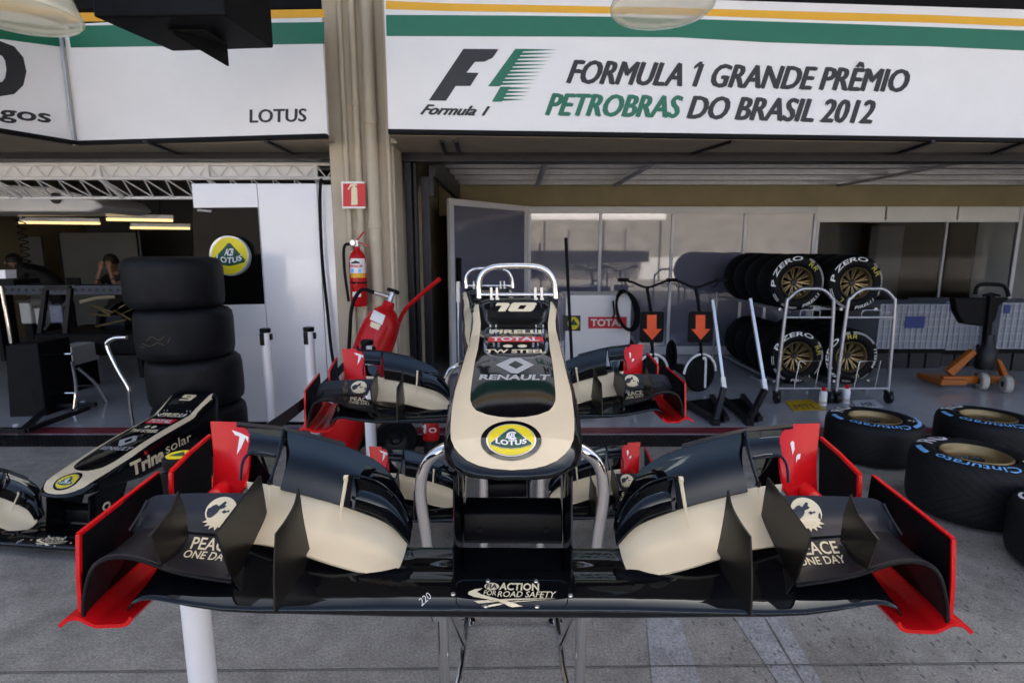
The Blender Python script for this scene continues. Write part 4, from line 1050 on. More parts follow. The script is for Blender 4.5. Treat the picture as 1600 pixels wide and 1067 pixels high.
# vanes
def vane(name, px, X, m, t=.005, bend=0.):
    P_ = [WX(x, y, X) for x, y in px]
    ys = [p.y for p in P_]; y0, y1 = min(ys), max(ys)
    for p in P_: p.x += bend * math.sin((p.y - y0) / (y1 - y0) * math.pi)
    b = MB(); b.plate(P_, (-t, 0, 0)); return both(b, name, m, smooth=0)
vane("cascade_vane", [(1206, 744), (1238, 786), (1276, 836), (1263, 872), (1250, 908), (1224, 862), (1195, 811)], .58, mat("vane_carbon", (.012, .0105, .009), .32, spec=.3))
vane("middle_vane", [(1337, 770), (1350, 800), (1381, 839), (1371, 868), (1361, 894), (1338, 868), (1321, 842), (1326, 800)], .70, MATS["vane_carbon"], .004)
def curved(name, f, X, m, dx):
    rows = []
    for top, bot in f:
        P0, P1 = WX(*top, X), WX(*bot, X)
        rows.append((P0, P1))
    n = len(rows); A = [r_[0] for r_ in rows]; B = [r_[1] for r_ in rows]
    for i in range(n):
        k = math.sin(i / (n - 1) * math.pi * .5) 
        A[i].x -= dx * (1 - (1 - i / (n - 1)) ** 2); B[i].x -= dx * (1 - (1 - i / (n - 1)) ** 2)
    b = MB(); b.net([A, [(p + q) / 2 + Vector((.002, 0, 0)) for p, q in zip(A, B)], B], 5, 5, .004); return both(b, name, m)
curved("turning_vane", [((1177, 836), (1178, 961)), ((1168, 812), (1158, 920)), ((1160, 788), (1144, 888)), ((1156, 764), (1138, 862))], .461, MATS["vane_carbon"], .02)
b = MB(); p, q = W(1222, 900, 1.06), W(1214, 946, 1.02); b.plate([WX(1232, 886, .577), WX(1249, 907, .577), W(1219, 948, 1.012), W(1206, 930, 1.05)], (-.004, 0, 0)); both(b, "cascade_strut", SATIN, smooth=0)
b = MB(); b.tube([W(1386, 784, 1.19), W(1398, 806, 1.165), W(1415, 832, 1.13)], .0028, 8); both(b, "flap_rib", CARBLUE)
# emblem and letters on the cascade
def cascade_marks(i):
    flap, plane = casu[i], casl[i]
    if i == 0: Gx = lambda x: 800 + (x - 800) * .982
    else: Gx = lambda x: 800 - (800 - x) * 1.016
    P = Pen(bvh_of(flap), flap, .0012)
    cx, cy, k = (1264, 797, 1) if i == 0 else (349, 800, 1)
    sk = .28
    S_ = lambda pts: [(Gx(cx + x + sk * y * (1 if i == 0 else -1)), cy + y) for x, y in pts]
    P.shape([S_(ell(0, 0, 24, 22, 40))], CRM, 0, 5)
    for bl in ([(-14, -8), (-9, -10), (-5, -7), (-3, -9), (3, -15), (6, -13), (4, -9), (7, -7), (4, -4), (-2, -2), (-4, 3), (-8, 8), (-13, 12), (-18, 11), (-21, 5), (-21, -3), (-17, -5)],
               [(2, 2), (6, -1), (9, 1), (13, -1), (14, 2), (9, 3), (6, 5)], [(18, 4), (21, 1), (21, 8), (19, 13), (16, 10)]):
        P.shape([S_(bl)], mat("navy_print", (.018, .022, .035), .45), 1, 4)
    for a in range(7):
        an = R(-5 + a * 31 if i else 185 - a * 31); an = R(20 + a * 24)
        ux, uy = math.cos(an), math.sin(an); ox, oy = 0, 14
        pet = [(ox + ux * 8, oy + uy * 5), (ox + ux * 15 - uy * 4, oy + uy * 11 + ux * 3), (ox + ux * 25, oy + uy * 18), (ox + ux * 15 + uy * 4, oy + uy * 11 - ux * 3)]
        P.shape([S_(pet)], CRM, 1, 4)
    P.done("globe_emblem")
    P = Pen(bvh_of(plane), plane, .0014)
    if i == 0:
        P.text("PEACE", [(Gx(1243), 846), (Gx(1310), 843), (Gx(1318), 861.5), (Gx(1252), 865)], CRM, 0, .015, 0, 5); P.text("ONE DAY", [(Gx(1250), 870), (Gx(1323), 864.5), (Gx(1329), 876.5), (Gx(1256), 881)], CRM, 0, .015, 0, 5)
    else:
        P.text("PEACE", [(Gx(308), 842), (Gx(374), 846), (Gx(366), 865), (Gx(301), 860)], CRM, 0, .015, 0, 5); P.text("ONE DAY", [(Gx(295), 862.5), (Gx(368), 868), (Gx(361), 880), (Gx(289), 873.5)], CRM, 0, .015, 0, 5)
    P.done("peace_lettering")
cascade_marks(0); cascade_marks(1)

# ---- place it and its copies
index(nose)
nose.rotation_euler.z = R(-.6); nose.location.x = .0
def place_copy(x, y, z, rz, label, skip=()):
    c = dup(nose, None, skip, {num10.name: num9}); c.location = (x, y, z); c.rotation_euler = (0, 0, R(rz)); tag(c, label); return c
KIDS[num9.name] = []
n2 = place_copy(-.05, 2.44, .70 - .06, 5.0, "black and cream number 9 race nose on high stand directly behind the number 10 nose")
n3 = place_copy(-.03, 2.66, .04, 0.5, "race nose with front wing set low on the ground beneath the raised number 9 nose")
n4 = place_copy(-2.45, 2.73, .70 - .85, -6.5, "black race nose with cream border on the ground at far left before the tyre stack", (hoop.name,))
n3.rotation_euler.y = R(-.8)
n4.rotation_euler.x = R(1)
bpy.data.objects.remove(num9)

# ================================================================ chrome stands
def stand(x, y, rz, zt, label):
    root = thing("nose_stand", (x, y, 0), label, "stand", "tubular stands under the race noses")
    o = Vector((x, y, 0))
    for s_ in (-1, 1):
        b = MB()
        b.tube([o + Vector(p) for p in ((s_ * .165, .02, zt - .02), (s_ * .205, .0, zt - .03), (s_ * .245, .0, zt - .07), (s_ * .262, 0, zt - .15), (s_ * .25, .0, zt - .28), (s_ * .225, 0, zt - .55), (s_ * .208, .0, .62), (s_ * .205, 0, .02))], .017, 12, smooth=6)
        b.build("side_tube", CHROME, root)
        b = MB(); b.tube([o + Vector((s_ * .205, 0, .10)), o + Vector((s_ * .19, .35, .08)), o + Vector((s_ * .19, .7, .08))], .0125, 10); b.tube([o + Vector((s_ * .206, .02, .60)), o + Vector((s_ * .19, .45, .10))], .0125, 10); b.lathe([(.016, -.01), (.016, .012), (.012, .014)], 12, o + Vector((s_ * .206, 0, .36)))
        b.lathe([(.001, 0), (.03, 0), (.03, .012), (.014, .016), (.001, .016)], 16, o + Vector((s_ * .205, 0, .004))); b.lathe([(.001, 0), (.03, 0), (.03, .012), (.014, .016), (.001, .016)], 16, o + Vector((s_ * .19, .7, .004)))
        b.bar(o + Vector((s_ * .19, .7, .012)), o + Vector((s_ * .19, .7, .10)), .02, .02)
        b.build("foot_tube", CHROME, root)
        b = MB(); b.tube([o + Vector((s_ * .085, .06, .64)), o + Vector((s_ * .085, .06, zt - .03))], .0135, 12); b.build("upright", CHROME, root)
    b = MB(); b.tube([o + Vector((-.20, .03, .64)), o + Vector((.20, .03, .64))], .011, 10); b.tube([o + Vector((-.19, .7, .08)), o + Vector((.19, .7, .08))], .011, 10); b.tube([o + Vector((-.17, .05, zt - .035)), o + Vector((.17, .05, zt - .035))], .011, 10); split(b.build("cross_bar", CHROME, root))
    root.rotation_euler.z = R(rz); return root
stand(.0, 1.50, 0, 1.085, "chrome tubular stand carrying the number 10 race nose")
s2 = stand(-.10, 2.97, 5, 1.02, "tall chrome stand under the number 9 nose behind the front one")
b = MB(); b.tube([at(716, 470, 3.3), at(717, 555, 3.25)], .006, 8); b.tube([at(716, 440, 3.3), at(716, 472, 3.3)], .014, 8); b.tube([at(717, 555, 3.25), Vector((at(717, 555, 3.25).x, 3.25, 0.004))], .006, 8)
tag(b.build("thin_pole", GREYMET), "thin steel pole with a black grip standing left of the number 9 nose", "pole")

# ================================================================ belt barrier posts
def post(px, py, Y, label, topper=False, zrot=0):
    top = at(px, py, Y); x = top.x
    root = thing("barrier_post", (x, Y, 0), label, "barrier post", "white posts of the belt barrier")
    b = MB(); b.lathe([(.001, .02), (.038, .02), (.038, top.z - .13), (.001, top.z - .13)], 28, (x, Y, 0)); b.build("pole", WHITEP, root)
    b = MB(); b.lathe([(.001, .004), (.17, .004), (.17, .015), (.06, .028), (.04, .03), (.04, .06), (.001, .06)], 36, (x, Y, 0)); b.build("foot", DARK, root)
    b = MB(); b.lathe([(.001, top.z - .13), (.040, top.z - .13), (.040, top.z - .035), (.001, top.z - .035)], 28, (x, Y, 0)); b.build("sleeve", WHITEP, root)
    b = MB(); b.lathe([(.001, top.z - .034), (.043, top.z - .034), (.044, top.z - .004), (.040, top.z), (.001, top.z)], 28, (x, Y, 0))
    b.box((x - .012, Y - .040, top.z - .085), (.034, .018, .10)); b.box((x + .044, Y, top.z - .07), (.02, .03, .05)); b.build("belt_head", SATIN, root, smooth=40, bevel=.002)
    if topper:
        b = MB(); b.lathe([(.001, top.z + .001), (.034, top.z + .001), (.034, top.z + .002), (.001, top.z + .002)], 28, (x, Y, 0)); d = b.build("top_disc", BYEL, root)
        b = MB(); z = top.z + .0035; b.add([(x - .022, Y - .012, z), (x + .022, Y - .012, z), (x, Y + .02, z)], [(0, 1, 2)]); b.build("top_triangle", BGRN, root, smooth=0)
    return root, top
post(414, 513, 4.55, "leftmost white barrier post before the white partition")
post(482, 511, 4.45, "second white barrier post, right beside the black cable on the partition")
p3_, t3 = post(573, 531, 3.75, "white barrier post in front of the wheeled extinguisher, holding the black belt")
p1_, t1_ = post(281, 711, 1.46, "nearest white barrier post beside the large wing, with a yellow topped black head", True)
b = MB(); a = t3 + Vector((-.05, -.02, -.06)); c = t1_ + Vector((.03, .045, -.07))
n = 14; top_ = [a.lerp(c, i / n) + Vector((0, 0, -.05 * math.sin(math.pi * i / n))) for i in range(n + 1)]
side = (c - a).cross(Vector((0, 0, 1))).normalized() * .0015
b.rings([[p + Vector((0, 0, .026)) + side, p + Vector((0, 0, .026)) - side, p - Vector((0, 0, .026)) - side, p - Vector((0, 0, .026)) + side] for p in top_])
tag(b.build("barrier_belt", mat("black_webbing", (.009, .009, .011), .75), smooth=0), "black webbing belt stretched between the two right hand barrier posts", "belt")
# ================================================================ wheels
def wetmat():
    m = bpy.data.materials.new("wet_tread_rubber"); m.use_nodes = True; t = m.node_tree; b = t.nodes["Principled BSDF"]
    b.inputs["Base Color"].default_value = (.004, .0042, .005, 1); b.inputs["Roughness"].default_value = .58; b.inputs["Specular IOR Level"].default_value = .25
    tc = t.nodes.new("ShaderNodeTexCoord"); sp = t.nodes.new("ShaderNodeSeparateXYZ"); t.links.new(tc.outputs["Object"], sp.inputs[0])
    at2 = t.nodes.new("ShaderNodeMath"); at2.operation = 'ARCTAN2'; t.links.new(sp.outputs[1], at2.inputs[0]); t.links.new(sp.outputs[0], at2.inputs[1])
    ab = t.nodes.new("ShaderNodeMath"); ab.operation = 'ABSOLUTE'; t.links.new(sp.outputs[2], ab.inputs[0])
    ma = t.nodes.new("ShaderNodeMath"); ma.operation = 'MULTIPLY_ADD'; t.links.new(ab.outputs[0], ma.inputs[0]); ma.inputs[1].default_value = 5.0; t.links.new(at2.outputs[0], ma.inputs[2])
    mu = t.nodes.new("ShaderNodeMath"); mu.operation = 'MULTIPLY'; t.links.new(ma.outputs[0], mu.inputs[0]); mu.inputs[1].default_value = 30 / math.pi / 2
    fr = t.nodes.new("ShaderNodeMath"); fr.operation = 'FRACT'; t.links.new(mu.outputs[0], fr.inputs[0])
    gt = t.nodes.new("ShaderNodeMath"); gt.operation = 'GREATER_THAN'; t.links.new(fr.outputs[0], gt.inputs[0]); gt.inputs[1].default_value = .12
    bp = t.nodes.new("ShaderNodeBump"); bp.inputs["Strength"].default_value = .9; bp.inputs["Distance"].default_value = .006
    mc = t.nodes.new("ShaderNodeMixRGB"); mc.inputs[1].default_value = (.002, .002, .0025, 1); mc.inputs[2].default_value = (.0085, .009, .0105, 1); t.links.new(gt.outputs[0], mc.inputs[0]); t.links.new(mc.outputs[0], b.inputs["Base Color"]); t.links.new(gt.outputs[0], bp.inputs["Height"]); t.links.new(bp.outputs[0], b.inputs["Normal"])  # groove shade put into the rubber colour along with the bump
    return m
WET = wetmat()
def tyre_profile(Rr, h): return [(.178, -h * .78), (.188, -h * .86), (.215, -h * .97), (.25, -h), (Rr - .035, -h * .93), (Rr - .010, -h * .80), (Rr - .001, -h * .55), (Rr, 0), (Rr - .001, h * .55), (Rr - .010, h * .80), (Rr - .035, h * .93), (.25, h), (.215, h * .97), (.188, h * .86), (.178, h * .78)]
def sidewall(h, Rr):
    def z(r):
        P_ = [(.18, .80), (.188, .86), (.215, .97), (.25, 1.0), (Rr - .035, .93), (Rr - .01, .8)]
        for (a, c), (d, e) in zip(P_[:-1], P_[1:]):
            if r <= d: return h * (c + (e - c) * (r - a) / (d - a)) + .0016
        return h * .8
    def fn(a, r): return Vector((r * math.cos(a), r * math.sin(a), z(r)))
    return fn
def arctext(s, a0, a1, r0, r1, fn, bold=.03, shear=.1):
    V, F = text2d(s, bold, shear); k = len(s) * .8; V, F = refine([(x * k, y) for x, y in V], F, .3); V = [(x / k, y) for x, y in V]
    return ([(R(a0 + (a1 - a0) * x), r0 + (r1 - r0) * y) for x, y in V], F)
def arcband(a0, a1, r0, r1, n=24):
    return ([(R(a0 + (a1 - a0) * i / n), r) for i in range(n + 1) for r in (r0, r1)], [(2 * i, 2 * i + 1, 2 * i + 3, 2 * i + 2) for i in range(n)])
def make_wheel(name, label, group, Rr, w, rubber, style):
    root = thing(name, (0, 0, 0), label, "wheel", group)
    h = w / 2
    b = MB(); b.lathe(tyre_profile(Rr, h), 72); ty = b.build("tyre", rubber, root, smooth=50)
    fn = sidewall(h, Rr); o = []
    def put(VF, m):
        V, F = VF
        bb = MB(); bb.add([fn(*v) for v in V], [list(f) for f in F]); o.append(bb.build("x", m, ty, smooth=60, fix=False))
    if style == "slick":
        put(arctext("P ZERO", 190, 82, .258, .302, fn, .015), WHT); put(arctext("PIRELLI", 286, 334, .300, .262, fn, .015), WHT)
        for a0, a1 in ((66, 52), (44, -8), (206, 226), (236, 272), (346, 376)): put(arcband(a0, a1, .284, .304), WHT)
        put(arctext("RR", 62, 34, .225, .275, fn, -.005), YELP); put(arctext("L", 248, 238, .22, .27, fn, -.005), YELP)
    elif style == "wet":
        put(arctext("Cinturato", 284, 196, .256, .303, fn, .008), BLUEP); put(arctext("PIRELLI", 78, 28, .256, .296, fn, .03), BLUEP)
        for a0, a1 in ((290, 345), (345, 362), (160, 186)): put(arcband(a0, a1, .276, .303), BLUEP)
        put(arctext("RG", 146, 98, .218, .296, fn, .02, .0), WHT); put(arctext("L", 325, 312, .245, .30, fn, .0, .0), WHT); put(arcband(318, 326, .215, .235, 6), CRM)
    elif style == "plain":
        put(arctext("SOFT 23", 60, 20, .245, .285, fn, -.005), YELP)
    if o: merge("sidewall_lettering", o, ty)
    b = MB()
    if style == "wet":
        b.lathe([(.180, h * .80), (.184, h * .90), (.176, h * .94), (.168, h * .88), (.166, h * .76), (.158, h * .68), (.140, h * .635), (.08, h * .62), (.001, h * .62)], 56)
    else:
        b.lathe([(.180, h * .80), (.186, h * .90), (.178, h * .95), (.170, h * .9), (.164, h * .55), (.160, -h * .3), (.158, -h * .8)], 56)
    rim = b.build("rim", GOLD, root, smooth=40)
    if style != "wet":
        for i in range(10):
            for d in (-.11, .11):
                a = 2 * math.pi * i / 10
                b = MB() if (i == 0 and d < 0) else b
                p = Vector((.04 * math.cos(a + d * .3), .04 * math.sin(a + d * .3), h * .42)); q = Vector((.165 * math.cos(a + d), .165 * math.sin(a + d), h * .66))
                b.bar(p, q, .011, .020)
        b.build("spokes", GOLD, rim, smooth=0)
        b = MB(); b.lathe([(.001, h * .52), (.03, h * .52), (.036, h * .46), (.045, h * .40), (.05, h * .2), (.001, h * .2)], 24); b.build("hub_nut", DKMET, rim)
        b = MB(); b.lathe([(.001, -h * .2), (.156, -h * .2), (.156, -h * .25), (.001, -h * .25)], 32); b.build("brake_drum", DARK, rim)
    else:
        b = MB(); b.box((-.01, .04, h * .62 + .008), (.15, .06, .012)); pd = b.build("number_pad", INK, rim, smooth=0)
        V, F = text2d("27-5", .0); bb = MB(); bb.add([Vector((-.065 + .11 * x, .022 + .036 * y, h * .62 + .0155)) for x, y in V], [list(f) for f in F]); bb.build("pad_digits", mat("pad_digit", (.3, .3, .3), .5), rim, smooth=0, fix=False)
        b = MB(); b.lathe([(.001, h * .64), (.022, h * .64), (.026, h * .625), (.001, h * .625)], 24); b.v = [v + Vector((-.02, -.07, 0)) for v in b.v]; b.build("hub_bore", DARK, rim)
    index(root); return root
def set_wheel(o, loc, M, label=None):
    o.location = loc; o.rotation_euler = M.to_euler()
    if label: o["label"] = label
UP = Matrix.Rotation(R(90), 3, 'X')
slick = make_wheel("racing_wheel", "x", "racing wheels stored in rows on the racks", .33, .37, RUBBER, "slick")
used = []
def place(proto, loc, M, label, group=None):
    o = proto if proto.name not in used else dup(proto)
    used.append(proto.name); set_wheel(o, loc, M, label)
    if group: o["group"] = group
    return o
dark_ = make_wheel("rack_wheel", "x", "racing wheels stored in rows on the racks", .33, .365, RUBBER, "bare")
rows_ = [(at(1247, 442, 6.45), "left", "upper", 0), (at(1247, 556, 6.45), "left", "lower", -28), (at(1339, 443, 6.45), "right", "upper", -14), (at(1332, 556, 6.45), "right", "lower", 47)]
nth = ["front", "second", "third", "rearmost"]
for c, sd_, lv, spin in rows_:
    for k in range(4):
        loc = Vector((c.x, 6.45 + .185 + k * .373, c.z if lv == "upper" else .35))
        place(slick if k == 0 else dark_, loc, UP @ Matrix.Rotation(R(spin + k * 37), 3, 'Z'),
              f"{nth[k]} gold rimmed slick wheel in the {lv} row of the {sd_} tyre rack" if k == 0 else f"{nth[k]} wheel from the front in the {lv} row of the {sd_} tyre rack")
# racks under the rows
def rack(x, label):
    root = thing("tyre_rack", (x, 7.2, 0), label, "rack", "tyre racks")
    for s_ in (-1, 1):
        b = MB()
        for z, d in ((.07, .20), (.925, .20)): b.tube([(x + s_ * d, 6.42, z), (x + s_ * d, 8.02, z)], .018, 10)
        split(b.build("side_rail", GREYMET, root))
        for y in (8.04,):
            b = MB(); b.tube([(x + s_ * .345, y, .03), (x + s_ * .345, y, 1.0)], .016, 10); b.tube([(x + s_ * .345, y, .925), (x + s_ * .2, y, .925)], .012, 8); b.build("upright", GREYMET, root)
    return root
rack(rows_[0][0].x, "grey tyre rack under the left double row of slick wheels"); rack(rows_[2][0].x + .03, "grey tyre rack under the right double row of slick wheels")
# arched trolleys in front of the racks
def trolley(px, label):
    c = at(px, 630, 5.72); x = c.x; y = 5.72
    root = thing("tyre_trolley", (x, y, 0), label, "trolley", "arched tyre trolleys")
    w_ = .245; zt = at(px, 452, y).z
    b = MB(); b.tube([(x - w_ - .03, y, .12), (x - w_, y, zt - .2), (x - w_ + .03, y, zt - .09), (x - w_ + .13, y, zt - .005), (x, y, zt + .005), (x + w_ - .13, y, zt - .005), (x + w_ - .03, y, zt - .09), (x + w_, y, zt - .2), (x + w_ + .03, y, .12)], .018, 12, smooth=5); b.build("arch_tube", GREYMET, root)
    b = MB(); b.tube([(x - w_, y, zt - .29), (x + w_, y, zt - .29)], .012, 10); b.tube([(x - w_ - .03, y, .16), (x + w_ + .03, y, .16)], .012, 10); split(b.build("cross_bar", GREYMET, root))
    b = MB(); b.tube([(x - .1, y - .012, zt - .29), (x - .1, y - .02, zt - .235), (x - .08, y - .02, zt - .215), (x + .08, y - .02, zt - .215), (x + .1, y - .02, zt - .235), (x + .1, y - .012, zt - .29)], .006, 8, smooth=3); b.tube([(x - .09, y, .17), (x - .06, y, .45), (x + .16, y, .46), (x + .13, y, .17)], .006, 8); split(b.build("small_loop", GREYMET, root))
    for s_ in (-1, 1):
        b = MB(); b.tube([(x + s_ * (w_ + .03), y, .14), (x + s_ * (w_ + .03), 6.36, .14)], .016, 10); b.build("base_rail", GREYMET, root)
        b = MB(); b.lathe([(.012, -.022), (.055, -.022), (.062, -.014), (.062, .014), (.055, .022), (.012, .022)], 24, (x + s_ * (w_ + .03), y - .02, .066), Matrix.Rotation(R(90), 3, 'Y')); b.box((x + s_ * (w_ + .03), y - .01, .12), (.06, .07, .03)); b.build("castor", DKMET, root)
trolley(1252, "chrome arched tyre trolley in front of the left tyre rack"); trolley(1345, "chrome arched tyre trolley in front of the right tyre rack")

# flat wheels on the ground at right
wet = make_wheel("wet_wheel", "x", "blue marked wheels lying on the ground", .335, .325, WET, "wet")
for px, py, zt_, spin, lab in ((1366, 654, .325, 6, "flat lying blue marked wheel, left of the three beside the red line"), (1543, 652, .325, -4, "flat lying blue marked wheel at the right, behind the large near one"),
                               (1524, 710, .39, -8, "largest flat lying blue marked wheel, nearest on the right"), (1716, 800, .34, 30, "dark flat lying wheel cut off by the right edge of the picture")):
    p = atz(px, py, zt_ - .02)
    o_ = place(wet, Vector((p.x, p.y, .167 if zt_ < .38 else .199)), Matrix.Rotation(R(spin), 3, 'Z'), lab)
    if zt_ > .38: o_.scale.z = 1.19
# stack at left
plain = make_wheel("stacked_wheel", "x", "used slick wheels stacked in a tower", .345, .40, RUBBER2, "plain")
plain.name = "slick_wheel"
KIDS["slick_wheel"] = KIDS.get("stacked_wheel", [])
sx_, sy_ = at(277, 500, 4.26).x, 4.35
for k, (dx, dy, dz, lab) in enumerate(((.055, .0, 0, "bottom wheel of the slick tyre tower at left"), (.04, .02, .385, "third wheel down in the slick tyre tower at left"), (.01, -.01, .77, "second wheel from the top of the slick tyre tower"), (-.045, .0, 1.155, "topmost wheel of the slick tyre tower below the roundel sign"))):
    place(plain, Vector((sx_ + dx, sy_ + dy, .202 + dz)), Matrix.Rotation(R(20 * k), 3, 'Z') @ Matrix.Rotation(R((1.2, -1., .6, .8)[k]), 3, 'Y'), lab)

# chalk scrawl on the second wheel down of the tower
b = MB(); cx_, cy_ = sx_ + .01, sy_ - .01
def oncyl(a, z): return Vector((cx_ + .3465 * math.sin(R(a)), cy_ - .3465 * math.cos(R(a)), z))
for pts in (((-24, .93), (-12, .915), (-2, .94), (6, .925)), ((-16, .955), (-8, .985), (0, .96), (8, .99)), ((10, .935), (13, .975)), ((-30, .90), (-20, .905))):
    b.tube([oncyl(*p) for p in pts], .0016, 5, smooth=4)
tower2 = [o for o in bpy.data.objects if o.get("label") == "second wheel from the top of the slick tyre tower"][0]
o_ = b.build("chalk_scrawl", mat("faint_chalk", (.16, .13, .07), .8)); o_.parent = tower2
bpy.context.view_layer.update(); o_.matrix_parent_inverse = tower2.matrix_world.inverted()
# ================================================================ scooters with arrow boards
def scooter(px, label):
    Y = 6.2; dx = px - 1094
    A_ = lambda x, y, Y=Y: at(x + dx, y, Y)
    x = A_(1095, 560).x
    root = thing("kick_scooter", (x, Y, 0), label, "scooter", "scooters with arrow boards")
    b = MB(); b.tube([A_(1048, 437), A_(1064, 441), A_(1078, 447), A_(1087, 449), A_(1097, 447), A_(1112, 441), A_(1128, 437)], .013, 10, smooth=5); b.tube([A_(1052, 440, 6.17), A_(1058, 448, 6.1), A_(1066, 447, 6.12)], .005, 6); b.tube([A_(1123, 440, 6.17), A_(1117, 448, 6.1), A_(1110, 447, 6.12)], .005, 6); b.build("handlebar", DARK, root)
    for gx_ in (1050, 1126):
        b = MB(); q = A_(gx_, 437.5); b.tube([q - Vector((.06, 0, 0)), q + Vector((.06, 0, 0))], .019, 12); b.build("grip", RUBBER, root)
    b = MB(); b.tube([A_(1087, 449), A_(1093, 487), A_(1096, 562)], .018, 12); b.build("stem", DARK, root)
    p, q = A_(1077, 487, 6.12), A_(1112, 535, 6.12)
    b = MB(); n = 6; pts = []
    for cx, cz, a0 in ((q.x - .03, p.z - .03, 0), (p.x + .03, p.z - .03, 90), (p.x + .03, q.z + .03, 180), (q.x - .03, q.z + .03, 270)):
        for i in range(n + 1): a = R(a0 + 90 * i / n); pts.append((cx + .03 * math.cos(a), 6.115, cz + .03 * math.sin(a)))
    b.plate(pts, (0, .02, 0)); bd = b.build("arrow_board", DARK, root, smooth=0)
    f = lambda x, y: Vector((at(x + dx, y, 6.112).x, 6.1125, at(x + dx, y, 6.112).z))
    shp("orange_arrow", [[(1087, 492), (1102, 492), (1102, 514), (1110, 514), (1095, 531), (1080, 514), (1087, 514)]], f, ORANGE, bd, 0)
    fk = A_(1096, 560)
    b = MB(); b.tube([fk + Vector((-.05, 0, .0)), fk + Vector((-.06, .0, -.34))], .014, 8); b.tube([fk + Vector((.05, 0, 0)), fk + Vector((.06, 0, -.34))], .014, 8); b.tube([fk + Vector((-.05, 0, 0)), fk + Vector((.05, 0, 0))], .02, 8); b.build("fork", WHITEP, root)
    cz = .205; cc = Vector((x, Y, cz))
    M_ = Matrix.Rotation(R(24), 3, 'Z') @ UP
    b = MB(); b.lathe([(.15, -.02), (.185, -.025), (.205, -.012), (.205, .012), (.185, .025), (.15, .02), (.15, -.02)], 40, cc, M_); wl = b.build("front_wheel", RUBBER, root)
    b = MB(); b.lathe([(.001, -.012), (.15, -.012), (.15, .012), (.001, .012)], 32, cc, M_); b.build("wheel_disc", DARK, wl)
    b = MB(); pts = [cc + M_ @ Vector((.232 * math.cos(R(a)), .232 * math.sin(R(a)), 0)) for a in range(5, 176, 10)]; b.tube(pts, .014, 8); b.build("fender", WHITEP, root)
    b = MB(); b.bb((x - .09, Y + .25, .10), (x + .09, Y + .95, .13)); b.build("deck", DARK, root, smooth=0, bevel=.01)
    b = MB(); b.bar((x, Y + .02, .45), (x, Y + .28, .12), .04, .04); b.build("deck_tube", DARK, root, smooth=0)
    b = MB(); b.lathe([(.01, -.02), (.185, -.025), (.205, -.012), (.205, .012), (.185, .025), (.01, .02)], 32, Vector((x, Y + 1.15, .205)), Matrix.Rotation(R(90), 3, 'Y')); b.build("rear_wheel", RUBBER, root)
scooter(1018, "black scooter with an orange down arrow board beside the white cabinet"); scooter(1094, "black scooter with an orange arrow board and white fork beside the tyre rack")

# ================================================================ long handled lifting jacks
def jack(top, mid, piv, b0, b1, label):
    Yp = 4.98
    P, Mi, T = at(*piv, Yp), at(*mid, Yp + .12), at(*top, Yp + .42)
    root = thing("lifting_jack", (P.x, P.y, 0), label, "jack", "long handled lifting jacks")
    d = (T - Mi).normalized()
    b = MB(); b.bar(Mi + d * .02, T, .030, .030); b.build("handle", ALU, root, smooth=0, bevel=.006)
    b = MB(); b.bar(Mi - d * .06, Mi + d * .05, .042, .042); b.build("sleeve", WHITEP, root, smooth=0, bevel=.006)
    b = MB(); b.bar(Mi - d * .05, P + Vector((0, 0, .03)), .05, .05); b.box(P + Vector((0, 0, .03)), (.07, .10, .10)); b.build("arm", DKMET, root, smooth=0, bevel=.006)
    q0, q1 = atz(*b0, .05), atz(*b1, .05)
    b = MB(); b.bar(Vector((P.x, P.y, .05)), q0, .06, .05); b.bar(Vector((P.x + .12, P.y + .02, .05)), q1, .05, .04)
    split(b.build("base_arm", DKMET, root, smooth=0, bevel=.005))
    b = MB(); m0, m1 = Vector((P.x, P.y + .03, .012)), Vector((P.x + .12, P.y + .05, .012)); b.plate([m0, m1, Vector((q1.x, q1.y, .012)), Vector((q0.x, q0.y, .012))], (0, 0, .012)); b.build("base_plate", DARK, root, smooth=0)
    return root
jack((1113, 468), (1130, 597), (1116, 668), (1062, 624), (1112, 618), "long handled jack with silver pole nearer the scooters")
jack((1172, 466), (1194, 600), (1169, 664), (1128, 622), (1160, 618), "long handled jack with silver pole nearer the tyre racks")

# ================================================================ white cabinet with labels, hose, pole
root = thing("white_cabinet", (1.2, 7.5, 0), "white equipment cabinet with a red TOTAL label below the grey panels", "cabinet")
p, q = at(884, 461, 7.3), at(987, 461, 7.3)
b = MB(); b.bb((p.x, 7.3, .06), (q.x, 7.95, p.z)); bod = b.build("casing", WHITEP, root, smooth=0, bevel=.012)
b = MB(); b.bb((p.x - .10, 7.34, .06), (p.x - .004, 7.95, p.z - .02)); b.build("grey_side", GREYPANEL, root, smooth=0)
b = MB(); b.bb((p.x + .02, 7.33, 0), (q.x - .02, 7.9, .06)); b.build("plinth", DARK, root, smooth=0)
fl = lambda o: (lambda x, y: Vector((at(x, y, 7.3).x, 7.3 - o, at(x, y, 7.3).z)))
P = []
P.append(shp("x", [rect(919, 495, 979, 513)], fl(.003), REDV, root, 0)); P.append(words("x", "TOTAL", [(923, 499), (975, 499), (975, 509), (923, 509)], fl(.005), WHT, root, .03, 0, 0)); merge("red_label", P, root)
P = [shp("x", [rect(880.5, 493, 907, 517)], fl(.003), INK, root, 0), shp("x", [ell(896, 505, 9, 10, 28)], fl(.005), BYEL, root, 0), shp("x", [[(896, 498), (903, 508), (889, 508)]], fl(.007), BGRN, root, 0)]; merge("black_label", P, root)
b = MB()
